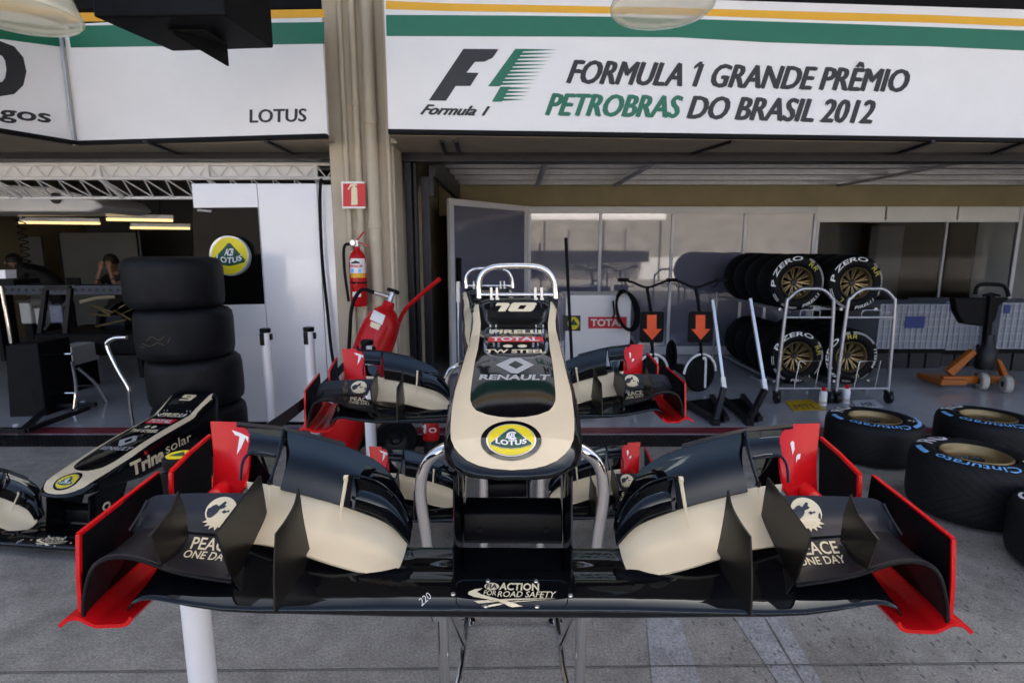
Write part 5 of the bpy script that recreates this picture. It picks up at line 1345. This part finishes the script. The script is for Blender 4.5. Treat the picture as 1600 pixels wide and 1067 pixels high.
for k in range(5):
    cx, cy = 978 + k * .8, 484 + k * .6; pts = [at(cx + (13 + k) * math.cos(a) + 7 * math.sin(a), cy + 30 * math.sin(a) - 4 * math.cos(a), 7.24 - .02 * k) for a in [2 * math.pi * i / 20 for i in range(20)]]
    b.tube(pts, .016, 8, closed=True)
b.tube([at(958, 470, 7.2), at(960, 490, 7.18), at(958, 496, 7.18)], .012, 8)
tag(b.build("coiled_hose", RUBBER), "black coiled hose hanging over the white cabinet corner", "hose")
T, Bt = at(884, 372, 5.75), at(893, 552, 5.5); d = (Bt - T).normalized(); Bt = T + d * ((T.z - .005) / -d.z)
root = thing("broom", Bt, "black pole with a broom head standing in front of the white cabinet", "broom")
b = MB(); b.tube([T, T.lerp(Bt, .97)], .016, 10); b.build("pole", DARK, root)
b = MB(); b.bb(Bt + Vector((-.2, -.04, .04)), Bt + Vector((.2, .04, .09))); b.build("head", DARK, root, smooth=0); b = MB(); b.bb(Bt + Vector((-.19, -.03, 0)), Bt + Vector((.19, .03, .039))); b.build("bristles", RUBBER, root, smooth=0)

# ================================================================ crates on dark pallet boxes, pallet jack, cans, cards
def crate(xa, xb, Y, y0, y1, ybot, label, lab2, bx=None):
    p, q = at(xa, y0, Y), at(xb, y1, Y); zb = q.z
    root = thing("plastic_crate", ((p.x + q.x) / 2, Y, zb), label, "crate", "grey lattice crates")
    b = MB(); b.bb((p.x, Y, zb), (q.x, Y + .75, p.z)); b.build("body", mat("crate_body", (.30, .32, .36), .55, var=.1, scale=4), root, smooth=0)
    b = MB(); n = max(2, int((q.x - p.x) / .075))
    for i in range(n + 1): x = p.x + (q.x - p.x) * i / n; b.bb((x - .009, Y - .018, zb + .002), (x + .009, Y - .002, p.z))
    for i in range(7): z = zb + (p.z - zb) * i / 6; b.bb((p.x - .01, Y - .026, z - .008), (q.x + .01, Y - .0185, z + .008))
    b.build("lattice", CRATE, root, smooth=0)
    if bx:
        u, v = at(bx[0], bx[1], Y), at(bx[2], bx[3], Y); b = MB(); b.bb((u.x, Y - .036, v.z), (v.x, Y - .03, u.z)); b.build("blue_plate", mat("blue_plate", (.02, .045, .22), .5), root, smooth=0)
    r2 = thing("pallet_box", ((p.x + q.x) / 2, Y, 0), lab2, "pallet", "dark pallets under the crates")
    b = MB(); zt = zb - .004
    b.bb((p.x - .02, Y - .03, zt - .06), (q.x + .02, Y + .8, zt)); b.build("deck", DARK, r2, smooth=0)
    k = 4
    for i in range(k):
        x = p.x + (q.x - p.x) * (i + .5) / k; w_ = (q.x - p.x) / k * .86; b = MB(); b.bb((x - w_ / 2, Y - .02, .005), (x + w_ / 2, Y + .78, zt - .061)); b.build("foot", mat("pallet_charcoal", (.022, .023, .027), .6, var=.3, scale=8), r2, smooth=0)
crate(1376, 1472, 7.45, 476, 544, 598, "grey lattice crate with a blue plate beside the tyre rack", "dark pallet below the crate with the blue plate", (1413, 494, 1441, 512))
crate(1479, 1556, 7.6, 472, 546, 598, "grey lattice crate behind the orange pallet jack", "dark pallet below the crate behind the pallet jack", (1475, 472, 1482, 486))
crate(1566, 1660, 7.3, 474, 544, 600, "grey lattice crate right of the pallet jack at the picture edge", "dark pallet below the crate at the picture edge", (1567, 476, 1574, 489))
PJY = 6.3
J = lambda x, y, Y=PJY: at(x, y, Y)
root = thing("pallet_jack", (J(1540, 600).x, PJY, 0), "orange pallet jack with a black handle before the grey crates", "pallet jack")
b = MB(); b.tube([J(1524, 460), J(1526, 450), J(1533, 445), J(1550, 444.5), J(1566, 446), J(1573, 453), J(1576, 463)], .020, 10, smooth=4); b.tube([J(1536, 462), J(1548, 459), J(1562, 462)], .014, 8); b.build("handle", DARK, root)
b = MB(); b.plate([J(1492, 466), J(1578, 466), J(1562, 478), J(1556, 500), J(1548, 510), J(1532, 510), J(1506, 506), J(1496, 488)], (0, .10, 0)); b.build("tray", DARK, root, smooth=0, bevel=.015)
b = MB(); b.bar(J(1548, 462), J(1538, 560), .06, .07); b.build("mast", DARK, root, smooth=0, bevel=.01)
b = MB(); b.lathe([(.001, -.1), (.09, -.1), (.10, -.06), (.10, .12), (.06, .18), (.05, .3), (.001, .3)], 20, J(1540, 563)); b.build("pump", DKMET, root)
b = MB(); b.plate([J(1480, 580), J(1522, 546), J(1527, 552), J(1490, 588)], (0, .07, 0)); b.plate([J(1558, 560), J(1566, 564), J(1579, 590), J(1570, 592)], (0, .07, 0)); b.box(J(1547, 554) + Vector((0, -.02, 0)), (.06, .06, .05)); b.plate([J(1474, 588), J(1582, 588), J(1582, 599), J(1474, 599)], (0, .05, 0)); b.build("frame", ORMET, root, smooth=0, bevel=.006)
for xx in (1466, 1560):
    b = MB(); q = J(xx, 594); b.bb((q.x, PJY - .05, q.z - .05), (q.x + (.30 if xx < 1500 else .16), PJY + .35, q.z + .015)); b.build("fork", ORMET, root, smooth=0, bevel=.01)
for xx, yy in ((1532, PJY + .02), (1552, PJY - .12)):
    b = MB(); q = J(xx, 596); b.lathe([(.03, -.035), (.09, -.035), (.10, -.025), (.10, .025), (.09, .035), (.03, .035), (.03, -.035)], 28, (q.x, yy - .05, .105), Matrix.Rotation(R(70), 3, 'Z') @ UP); wl = b.build("steer_wheel", mat("dull_wheel_white", (.42, .42, .38), .5, var=.2, scale=14), root)
    b = MB(); b.lathe([(.001, -.037), (.035, -.037), (.035, .037), (.001, .037)], 16, (q.x, yy - .05, .105), Matrix.Rotation(R(70), 3, 'Z') @ UP); b.build("wheel_hub", DKMET, wl)
def can(px, py, label):
    p = atz(px, py, .005); root = thing("spray_can", p, label, "spray can", "white spray cans on the floor")
    b = MB(); b.lathe([(.001, 0), (.036, 0), (.038, .004), (.038, .135), (.03, .155), (.001, .156)], 24, p); b.build("body", WHITEP, root)
    b = MB(); b.lathe([(.001, .157), (.022, .157), (.022, .185), (.012, .195), (.001, .195)], 16, p); b.build("cap", REDP, root)
    b = MB(); b.lathe([(.0386, .02), (.0386, .05)], 24, p); b.build("label_band", mat("can_label", (.6, .5, .45), .5), root)
can(1285, 633, "white spray can beside the yellow card on the floor"); can(1321, 629, "white spray can beside the white card on the floor")
def card(pts, m, label, txt, q):
    P_ = [atz(x, y, .008) for x, y in pts]; c = sum(P_, Vector()) / 4
    root = thing("floor_card", c, label, "card", "cards lying on the garage floor")
    b = MB(); b.plate(P_, (0, 0, .004)); b.build("sheet", m, root, smooth=0)
    words("lettering", txt, q, lambda x, y: atz(x, y, .0135), INK, root, .0, 0, 0)
card([(1226, 627), (1268, 624), (1291, 640), (1240, 642)], mat("yellow_card", (.62, .38, .01), .5), "yellow card with black scrawl on the floor below the arched trolley", "MTL", [(1238, 632), (1272, 631), (1281, 638), (1245, 639)])
card([(1330, 626), (1366, 624), (1380, 636), (1340, 638)], mat("white_card", (.6, .62, .65), .5), "white card on the floor behind the flat lying wheel", "MR", [(1344, 629), (1362, 628), (1369, 634), (1349, 635)])

# ================================================================ left garage contents
# ceiling tubes (lit lamps)
for xa, ya, xb, yb, Y, lab in ((32, 338, 158, 349, 8.0, "warm fluorescent tube, leftmost under the left garage ceiling"), (168, 332, 272, 345, 7.4, "warm fluorescent tube above the tyre tower"), (205, 349, 298, 355, 8.6, "thin warm fluorescent tube beside the white partition")):
    p, q = at(xa, ya, Y), at(xb, yb, Y + .3); p.z = q.z = (p.z + q.z) / 2
    root = thing("tube_light", (p + q) / 2, lab, "ceiling light", "fluorescent tubes in the left garage")
    b = MB(); b.bar(p, q, .10, .05); b.build("housing", GREYMET, root, smooth=0)
    b = MB(); b.bar(p - Vector((0, .03, .045)), q - Vector((0, .03, .045)), .06, .035); b.build("tube", STRIP, root, smooth=0)
    b = MB(); b.tube([(p + q) / 2 + Vector((0, 0, .02)), Vector(((p.x + q.x) / 2, (p.y + q.y) / 2, 2.99))], .008, 6); b.build("hanger", DKMET, root)
p, q = at(-60, 312, 6.3), at(150, 312, 6.3)
root = thing("overhead_gantry", (p + q) / 2, "white rounded equipment gantry hanging under the truss in the left garage", "gantry")
b = MB(); zt, zb = at(60, 290, 6.3).z, at(60, 331, 6.3).z
pts = [(p.x - 1, 6.3, zb), (q.x - .1, 6.3, zb), (q.x + .06, 6.3, zb + .05), (q.x - .05, 6.3, zt - .12), (q.x - .5, 6.3, zt - .01), (p.x + .3, 6.3, zt + .02), (p.x - 1, 6.3, zt)]
b.plate(pts, (0, .9, 0)); b.build("shell", WHITEP, root, smooth=0, bevel=.03)
b = MB(); c = at(88, 310, 6.29); b.lathe([(.02, 0), (.06, 0), (.06, .015), (.02, .015), (.02, 0)], 20, c, UP); b.build("lens_ring", DKMET, root)
b = MB(); b.tube([(p.x + .3, 6.7, zt), (p.x + .3, 6.7, 2.99)], .02, 8); b.tube([(q.x - .4, 6.7, zt), (q.x - .4, 6.7, 2.99)], .02, 8); split(b.build("hanger", DKMET, root))
# coil hose
b = MB(); b.tube([at(31, 338, 7.6) + Vector((.012 * k % 1 * 0 + .05 * math.cos(k * .9), .05 * math.sin(k * .9), -.012 * k)) for k in range(60)], .008, 6); b.tube([at(31, 338, 7.6) + Vector((.05, 0, 0)), Vector((at(31, 338, 7.6).x, 7.6, 2.99))], .008, 6)
tag(b.build("coiled_air_line", DARK), "thin black coiled air line hanging in the left garage", "air hose")
# wall panels at the back
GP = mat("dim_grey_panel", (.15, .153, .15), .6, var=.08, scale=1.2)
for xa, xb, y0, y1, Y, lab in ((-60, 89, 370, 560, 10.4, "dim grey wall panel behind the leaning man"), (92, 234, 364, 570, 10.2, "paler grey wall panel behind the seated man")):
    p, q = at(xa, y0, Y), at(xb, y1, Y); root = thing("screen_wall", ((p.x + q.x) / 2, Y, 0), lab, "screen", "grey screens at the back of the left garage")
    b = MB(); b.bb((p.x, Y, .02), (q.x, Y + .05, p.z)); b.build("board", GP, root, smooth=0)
    b = MB(); b.bb((p.x - .03, Y - .01, 0), (p.x, Y + .06, p.z + .02)); b.build("post", DKMET, root, smooth=0)
b = MB(); b.tube([at(215, 345, 9.0), Vector((at(215, 345, 9).x, 9.0, .0))], .03, 8); tag(b.build("dark_post", DKMET), "dark slim post right of the seated man in the left garage", "post")
# counter
WB = 7.9; p, q = at(18, 446, WB), at(196, 446, WB)
root = thing("workbench", ((p.x + q.x) / 2, WB, 0), "long blue grey workbench in front of the two men", "workbench")
b = MB(); zt = p.z; b.bb((p.x - .4, WB, zt - .13), (q.x + .6, WB + .06, zt)); fr_ = b.build("front_rail", mat("bench_blue", (.07, .085, .12), .5, var=.1, scale=5), root, smooth=0)
b = MB()
for i in range(26): b.lathe([(.001, 0), (.022, 0), (.022, .003), (.001, .003)], 12, (p.x - .3 + i * .10, WB - .003, zt - .065), UP)
b.build("hole_row", INK, root); b = MB(); b.bb((p.x - .4, WB + .061, zt - .04), (q.x + .6, WB + .34, zt - .005)); b.build("top", DARK, root, smooth=0)
for x in (p.x - .3, q.x + .5): b = MB(); b.bb((x - .03, WB + .02, 0), (x + .03, WB + .3, zt - .131)); b.build("leg", DKMET, root, smooth=0)
# car under repair
CY = 6.9; root = thing("race_car_chassis", (at(140, 520, CY).x, CY, 0), "dark stripped race car with gold suspension arms in the left garage", "race car")
c = at(160, 505, CY)
secs = []
for y, hw_, z0, z1 in ((0, .16, .55, .80), (.4, .24, .50, .92), (1.0, .34, .42, 1.0), (1.8, .42, .36, 1.02), (2.6, .5, .30, .95), (3.6, .35, .30, .85)):
    ring = []
    for i in range(20):
        a = 2 * math.pi * i / 20; ring.append(Vector((c.x + .12 + hw_ * math.copysign(abs(math.cos(a)) ** .6, math.cos(a)), CY + y * .7, (z0 + z1) / 2 + (z1 - z0) / 2 * math.copysign(abs(math.sin(a)) ** .6, math.sin(a)))))
    secs.append(ring)
b = MB(); b.rings(secs); b.build("tub", BLACK, root, smooth=50)
b = MB(); b.tube([at(125, 472, CY - .05), at(150, 466, CY + .1), at(178, 464, CY + .3)], .022, 8); b.build("cream_strip", CREAM, root)
for pts in (((145, 477), (172, 492)), ((138, 490), (172, 494)), ((145, 477), (176, 488)), ((178, 485), (205, 500)), ((150, 510), (196, 500)), ((60, 480), (100, 492))):
    b = MB(); b.tube([at(pts[0][0], pts[0][1], CY - .1), at(pts[1][0], pts[1][1], CY - .25)], .012, 8); b.build("suspension_arm", GOLD, root)
b = MB()
P4 = [at(72, 450, 6.6), at(110, 450, 6.6), at(60, 545, 6.6), at(101, 545, 6.6)]
for i, j in ((0, 1), (0, 2), (1, 3), (2, 3)): b.bar(P4[i], P4[j], .05, .05)
b.bar(at(78, 470, 6.6), at(104, 515, 6.6), .03, .03); b.bar(at(106, 470, 6.6), at(70, 515, 6.6), .03, .03); b.build("support_frame", DKMET, root, smooth=0)
b = MB(); b.box(at(92, 490, 6.62), (.16, .1, .22)); b.build("damper_block", mat("blue_grey_block", (.12, .14, .2), .4, var=.3, scale=20), root, smooth=0, bevel=.02)
b = MB(); b.bb((P4[2].x, 6.55, .35), (P4[3].x + .9, 7.4, .62)); b.build("belly", DARK, root, smooth=0, bevel=.03)
for x in (P4[2].x + .1, P4[3].x + .7):
    b = MB(); b.bar((x, 6.9, .004), (x, 6.9, .35), .05, .05); b.build("axle_stand", DKMET, root, smooth=0)
# trestle in the foreground of the bay
A5 = lambda x, y, Y: at(x, y, Y)
root = thing("trestle", A5(115, 650, 5.4), "chrome trestle with splayed legs on the left garage floor", "trestle")
b = MB(); b.tube([A5(113, 565, 5.35), A5(119, 610, 5.35), A5(114, 655, 5.3)], .016, 10, smooth=4); b.build("leg", CHROME, root)
b = MB(); b.tube([A5(75, 575, 5.45), A5(68, 590, 5.45)], .018, 8); b.tube([A5(82, 563, 5.7), A5(100, 620, 5.7), A5(104, 633, 5.7)], .014, 8); split(b.build("leg", DKMET, root))
b = MB(); b.tube([A5(122, 575, 5.6), A5(150, 600, 5.7), A5(170, 633, 5.75)], .016, 10, smooth=4); b.build("leg", GREYMET, root)
b = MB(); b.tube([A5(58, 555, 5.45), A5(112, 553, 5.4)], .013, 8); b.tube([A5(70, 614, 5.4), A5(118, 614, 5.36)], .010, 8); b.tube([A5(90, 604, 5.7), A5(152, 603, 5.7)], .010, 8); split(b.build("cross_bar", CHROME, root))
root = thing("wheel_dolly", A5(110, 660, 5.15), "low dark metal floor frame with white castors in the left garage", "dolly")
b = MB(); F5 = [atz(35, 676, .06), atz(146, 644, .06), atz(70, 640, .06)]
b.bar(atz(-40, 672, .06), atz(32, 672, .06), .05, .04); b.bar(atz(33, 675, .06), atz(76, 636, .06), .05, .04); b.bar(atz(40, 673, .06), atz(138, 637, .06), .05, .04); b.bar(atz(76, 634, .06), atz(150, 632, .06), .05, .04); b.build("frame", DKMET, root, smooth=0, bevel=.006)
for x, y in ((33, 671), (80, 637), (135, 634)):
    b = MB(); b.lathe([(.001, 0), (.024, 0), (.024, .06), (.001, .06)], 14, atz(x, y, .0) + Vector((0, -.045, .005))); b.build("castor", WHITEP, root)
root = thing("tool_cabinet", A5(35, 660, 5.5), "tall narrow black cabinet at the left edge of the garage", "cabinet")
p, q = A5(8, 536, 5.35), A5(72, 536, 5.35)
b = MB(); b.plate([A5(8, 540, 5.3), A5(58, 536, 5.3), A5(74, 664, 5.25), A5(16, 668, 5.2)], (0, .4, 0)); b.build("casing", DARK, root, smooth=0, bevel=.01)
b = MB(); b.tube([A5(2, 445, 5.4), A5(18, 536, 5.4)], .018, 10); b.build("mast", CHROME, root); b = MB(); b.plate([A5(-15, 436, 5.3), A5(20, 437, 5.3), A5(22, 446, 5.3), A5(-15, 448, 5.3)], (0, .3, 0)); b.build("shelf", DARK, root, smooth=0)
b = MB(); b.plate([A5(-10, 422, 5.35), A5(8, 422, 5.35), A5(9, 435.5, 5.35), A5(-10, 435.5, 5.35)], (0, .12, 0)); b.build("white_box", WHITEP, root, smooth=0)
b = MB(); b.tube([A5(198, 527, 4.75), A5(180, 528, 4.75), A5(169, 534, 4.75), A5(168, 543, 4.75), A5(183, 575, 4.74), A5(201, 607, 4.73), A5(204, 630, 4.73), A5(209, 672, 4.72)], .019, 12, smooth=5)
e = b; o_ = b.build("push_bar", CHROME); tag(o_, "bent chrome push bar standing left of the tyre tower", "bar")
root = thing("storage_box", A5(100, 560, 7.1), "white storage box under the stripped car in the left garage", "box")
b = MB(); b.bb((A5(84, 545, 6.2).x, 6.2, .30), (A5(112, 545, 6.2).x, 6.6, .52)); b.build("body", mat("dull_white", (.5, .5, .47), .6), root, smooth=0, bevel=.01)
b = MB(); b.bb((A5(93, 563, 6.19).x, 6.185, .40), (A5(107, 563, 6.19).x, 6.199, .43)); b.build("latch", DARK, root, smooth=0); b = MB(); b.bb((A5(86, 545, 6.2).x, 6.22, .004), (A5(110, 545, 6.2).x, 6.58, .299)); b.build("stand", DARK, root, smooth=0)
b = MB(); c = at(318, 402, 7.4); b.box(c, (.28, .2, .07)); root = thing("beacon_lamp", c, "small red and amber beacon glowing beside the tyre tower", "beacon"); b.build("base", DARK, root, smooth=0, bevel=.02)
b = MB(); b.box(c + Vector((.0, -.105, .01)), (.06, .01, .03)); b.build("red_lens", REDLED, root, smooth=0); b = MB(); b.tube([c + Vector((0, .05, -.03)), Vector((c.x, c.y + .05, 0))], .02, 8); b.build("pole", DKMET, root)

root = thing("monitor", at(114, 446, 8.05), "small dark monitor standing on the blue grey workbench", "monitor")
p, q = at(103, 434, 8.05), at(126, 445, 8.05); b = MB(); b.bb((p.x, 8.04, q.z), (q.x, 8.07, p.z)); b.build("screen", DARK, root, smooth=0, bevel=.004)
b = MB(); b.bb((p.x + .06, 8.03, zt - .004), (q.x - .06, 8.16, zt + .008)); b.bar(((p.x + q.x) / 2, 8.09, zt), ((p.x + q.x) / 2, 8.08, q.z + .05), .03, .02); b.build("base", DARK, root, smooth=0)
for xa, xb, y0, y1, lab in ((28, 50, 470, 506, "dull white bin under the left end of the workbench"), (52, 70, 478, 508, "smaller dull white bin beside the larger one under the workbench")):
    p, q = at(xa, y0, 7.2), at(xb, y1, 7.2); root = thing("parts_bin", ((p.x + q.x) / 2, 7.2, 0), lab, "bin", "bins under the workbench")
    b = MB(); b.bb((p.x, 7.2, q.z), (q.x, 7.5, p.z)); b.build("tub", mat("dull_white", (.5, .5, .47), .6), root, smooth=0, bevel=.015); b = MB(); b.bb((p.x + .02, 7.22, .004), (q.x - .02, 7.48, q.z - .002)); b.build("stand", DARK, root, smooth=0)
    b = MB(); b.bb((p.x - .012, 7.185, p.z - .03), (q.x + .012, 7.199, p.z + .004)); b.build("rim", DKMET, root, smooth=0)
# ================================================================ the two men
def person(label, head, joints, edges, radii, skin_zones, hair_pts, face):
    root_loc = joints["pelvis"]
    root = thing("person", (root_loc.x, root_loc.y, 0), label, "person", "people working in the left garage")
    names = list(joints); me = bpy.data.meshes.new("body")
    o0 = Vector((root_loc.x, root_loc.y, 0))
    me.from_pydata([tuple(joints[n] - o0) for n in names], [(names.index(a), names.index(c)) for a, c in edges], [])
    o = link(bpy.data.objects.new("body", me)); o.parent = root
    sk = o.modifiers.new("skin", 'SKIN'); sv = me.skin_vertices[0].data
    for i, n in enumerate(names): sv[i].radius = (radii[n], radii[n]); sv[i].use_root = n == "pelvis"
    o.modifiers.new("sub", 'SUBSURF').levels = 2; o.modifiers["sub"].render_levels = 2
    dg = bpy.context.evaluated_depsgraph_get(); m2 = bpy.data.meshes.new_from_object(o.evaluated_get(dg))
    o.modifiers.clear(); o.data = m2; bpy.data.meshes.remove(me)
    m2.materials.clear(); m2.materials.append(SHIRT); m2.materials.append(SKIN)
    for p in m2.polygons:
        c_ = p.center + o0; p.material_index = 1 if any((c_ - joints[n]).length < r_ for n, r_ in skin_zones) else 0
        p.use_smooth = True
    # hair cap
    b = MB(); hc, hr, hd = hair_pts; rings = []
    for i in range(9):
        th = math.pi * .62 * i / 8
        rings.append([hc + Vector((hr * math.sin(th) * math.cos(a), hr * 1.1 * math.sin(th) * math.sin(a), hr * 1.1 * math.cos(th))) + hd * (.3 * i / 8) * hr for a in [2 * math.pi * j / 18 for j in range(18)]])
    b.rings(rings, caps=False); b.build("hair", HAIR, root, smooth=80)
    b = MB(); fc, fd = face; sdv = fd.cross(Vector((0, 0, 1))).normalized()
    b.lathe([(.001, .02), (.012, 0), (.016, -.02), (.001, -.022)], 10, fc + fd * .092)          # nose
    for s_ in (-1, 1): b.lathe([(.001, -.02), (.012, -.012), (.016, .012), (.001, .025)], 8, fc + sdv * s_ * .078)    # ears
    b.build("face_detail", SKIN, root)
    b = MB()
    for s_ in (-1, 1): b.lathe([(.001, -.008), (.009, 0), (.001, .008)], 8, fc + fd * .082 + sdv * s_ * .032 + Vector((0, 0, .022)))
    b.bar(fc + fd * .086 + sdv * .022 - Vector((0, 0, .045)), fc + fd * .086 - sdv * .022 - Vector((0, 0, .045)), .008, .01); b.build("eyes_and_mouth", HAIR, root)
    return root
def hand(J, key, wrist, fwd, side):
    """palm and five curled fingers as skin joints"""
    J[key + "palm"] = wrist + fwd * .05
    E = [(None, key + "palm")]; RR = {key + "palm": .030}
    for k, (sd2, ln) in enumerate(((-.03, .06), (-.01, .075), (.01, .08), (.03, .065))):
        a, c_ = f"{key}f{k}a", f"{key}f{k}b"
        J[a] = wrist + fwd * (.09) + side * sd2; J[c_] = wrist + fwd * (.09 + ln * .8) + side * sd2 * 1.1
        E += [(key + "palm", a), (a, c_)]; RR[a] = .011; RR[c_] = .008
    J[key + "t"] = wrist + fwd * .06 + side * .06; E.append((key + "palm", key + "t")); RR[key + "t"] = .010
    return E, RR
# seated man with both hands at his face
hc = at(172, 409, 8.75); J = {}
J["pelvis"] = hc + Vector((.02, .18, -.78)); J["waist"] = hc + Vector((.03, .15, -.55)); J["chest"] = hc + Vector((.05, .08, -.32)); J["neck"] = hc + Vector((.02, .03, -.14)); J["head"] = hc + Vector((0, 0, -.02)); J["crown"] = hc + Vector((0, .0, .06))
E = [("pelvis", "waist"), ("waist", "chest"), ("chest", "neck"), ("neck", "head"), ("head", "crown")]
RD = {"pelvis": .15, "waist": .14, "chest": .155, "neck": .055, "head": .085, "crown": .075}; SZ = [("neck", .08), ("head", .14), ("crown", .13)]
for s_, t in ((-1, "l"), (1, "r")):
    J[t + "sh"] = J["chest"] + Vector((s_ * .19, 0, .07)); J[t + "el"] = hc + Vector((s_ * .15 + .0, -.16, -.36)); J[t + "wr"] = hc + Vector((s_ * .075, -.13, -.13))
    E += [("chest", t + "sh"), (t + "sh", t + "el"), (t + "el", t + "wr")]; RD.update({t + "sh": .065, t + "el": .043, t + "wr": .029})
    e2_, r2_ = hand(J, t, J[t + "wr"], Vector((-s_ * .15, .1, .98)).normalized(), Vector((-s_, 0, 0))); E += [((t + "wr") if a is None else a, c_) for a, c_ in e2_]; RD.update(r2_); SZ += [(t + "el", .09), (t + "wr", .14), (t + "palm", .1), (t + "f1b", .06)]
    J[t + "kn"] = J["pelvis"] + Vector((s_ * .14, -.35, .0)); J[t + "ft"] = Vector((J[t + "kn"].x, J[t + "kn"].y - .05, .06)); J[t + "to"] = J[t + "ft"] + Vector((0, -.16, -.02))
    E += [("pelvis", t + "kn"), (t + "kn", t + "ft"), (t + "ft", t + "to")]; RD.update({t + "kn": .075, t + "ft": .045, t + "to": .035})
person("seated man in black holding both hands to his face behind the workbench", hc, J, E, RD, SZ, (hc + Vector((0, .015, .015)), .10, Vector((0, .2, -.1))), (hc + Vector((0, .0, .0)), Vector((0, -1, 0))))
b = MB(); pv = J["pelvis"]; b.bb((pv.x - .22, pv.y - .2, pv.z - .20), (pv.x + .22, pv.y + .2, pv.z - .15)); root = thing("stool", (pv.x, pv.y, 0), "dark stool under the seated man behind the workbench", "stool"); b.build("seat", DARK, root, smooth=0, bevel=.01)
b = MB(); b.tube([(pv.x, pv.y, .01), (pv.x, pv.y, pv.z - .2)], .03, 10); b.build("leg", DKMET, root)
# leaning man at left, bent towards the left over the bench
hc = at(17, 409, 8.75); J = {}
J["head"] = hc + Vector((0, 0, -.01)); J["crown"] = hc + Vector((.03, 0, .06)); J["neck"] = hc + Vector((.12, .02, -.06)); J["chest"] = hc + Vector((.32, .04, -.14)); J["waist"] = hc + Vector((.55, .06, -.30)); J["pelvis"] = hc + Vector((.68, .08, -.46))
E = [("pelvis", "waist"), ("waist", "chest"), ("chest", "neck"), ("neck", "head"), ("head", "crown")]
RD = {"pelvis": .15, "waist": .145, "chest": .16, "neck": .06, "head": .085, "crown": .08}; SZ = [("head", .135), ("crown", .12), ("neck", .05)]
for s_, t in ((-1, "l"), (1, "r")):
    J[t + "sh"] = J["chest"] + Vector((-.06, s_ * .17, .02)); J[t + "el"] = J[t + "sh"] + Vector((.02, s_ * .05, -.26)); J[t + "wr"] = J[t + "el"] + Vector((-.16, -.02, -.13))
    E += [("chest", t + "sh"), (t + "sh", t + "el"), (t + "el", t + "wr")]; RD.update({t + "sh": .07, t + "el": .045, t + "wr": .03})
    e2_, r2_ = hand(J, t, J[t + "wr"], Vector((-.9, 0, -.3)).normalized(), Vector((0, 1, 0))); E += [((t + "wr") if a is None else a, c_) for a, c_ in e2_]; RD.update(r2_); SZ += [(t + "wr", .15), (t + "palm", .1), (t + "f1b", .06)]
    J[t + "kn"] = Vector((J["pelvis"].x - .02, J["pelvis"].y + s_ * .12, .50)); J[t + "ft"] = Vector((J[t + "kn"].x + .05, J[t + "kn"].y, .07)); J[t + "to"] = J[t + "ft"] + Vector((-.17, 0, -.02))
    E += [("pelvis", t + "kn"), (t + "kn", t + "ft"), (t + "ft", t + "to")]; RD.update({t + "kn": .075, t + "ft": .045, t + "to": .035})
person("man in a black shirt bending over the workbench at the far left", hc, J, E, RD, SZ, (hc + Vector((.035, 0, .025)), .10, Vector((.5, 0, .1))), (hc + Vector((0, 0, 0)), Vector((-1, 0, -.15))))

# ================================================================ across the pit lane (seen mirrored in the glossy panels)
root = thing("pit_wall", (0, -13, 0), "white pit wall with green lettering mirrored in the grey panels", "wall")
b = MB(); b.bb((-40, -13.4, 0), (40, -13, 1.15)); b.build("wall", mat("far_white", (.62, .62, .62), .6, var=.12, scale=.6), root, smooth=0)
V, F = text2d("PETROBRAS", .02); b = MB(); b.add([Vector((4.9 - 3.6 * x, -12.99, .45 + .42 * y)) for x, y in V], [list(f) for f in F]); b.build("lettering", GREEN, root, smooth=0, fix=False)
b = MB()
for i in range(27): x = -39 + i * 3; b.bar((x, -13.2, 1.15), (x, -13.2, 2.6), .07, .07)
split(b.build("fence_post", GREYMET, root, smooth=0))
root = thing("timing_stand", (2, -12, 0), "white roofed timing stand mirrored in the grey panels", "stand")
b = MB(); b.rings([[Vector((x, -13.2, 3.25)), Vector((x, -10.9, 3.0)), Vector((x, -10.9, 3.18)), Vector((x, -12, 3.95)), Vector((x, -13.2, 3.6))] for x in (-1.6, 1, 3.5, 7.5)]); b.build("roof", WHITEP, root, smooth=0)
b = MB()
for x in (-1.4, 1.6, 4.5, 7.3): b.bar((x, -11.1, 0), (x, -11.1, 3.0), .08, .08)
split(b.build("post", DKMET, root, smooth=0))
b = MB(); b.bb((-1.2, -12.6, .9), (7, -11.9, 1.5)); b.build("desk", DKMET, root, smooth=0)
root = thing("grandstand", (0, -30, 0), "grey concrete grandstand mirrored in the grey panels", "grandstand")
b = MB()
for i in range(7): b.bb((-45, -31 - i * 1.2, 0), (45, -29.8 - i * 1.2, 2.0 + i * .55))
b.build("tier", mat("far_concrete", (.22, .21, .19), .8, var=.3, scale=.8), root, smooth=0)
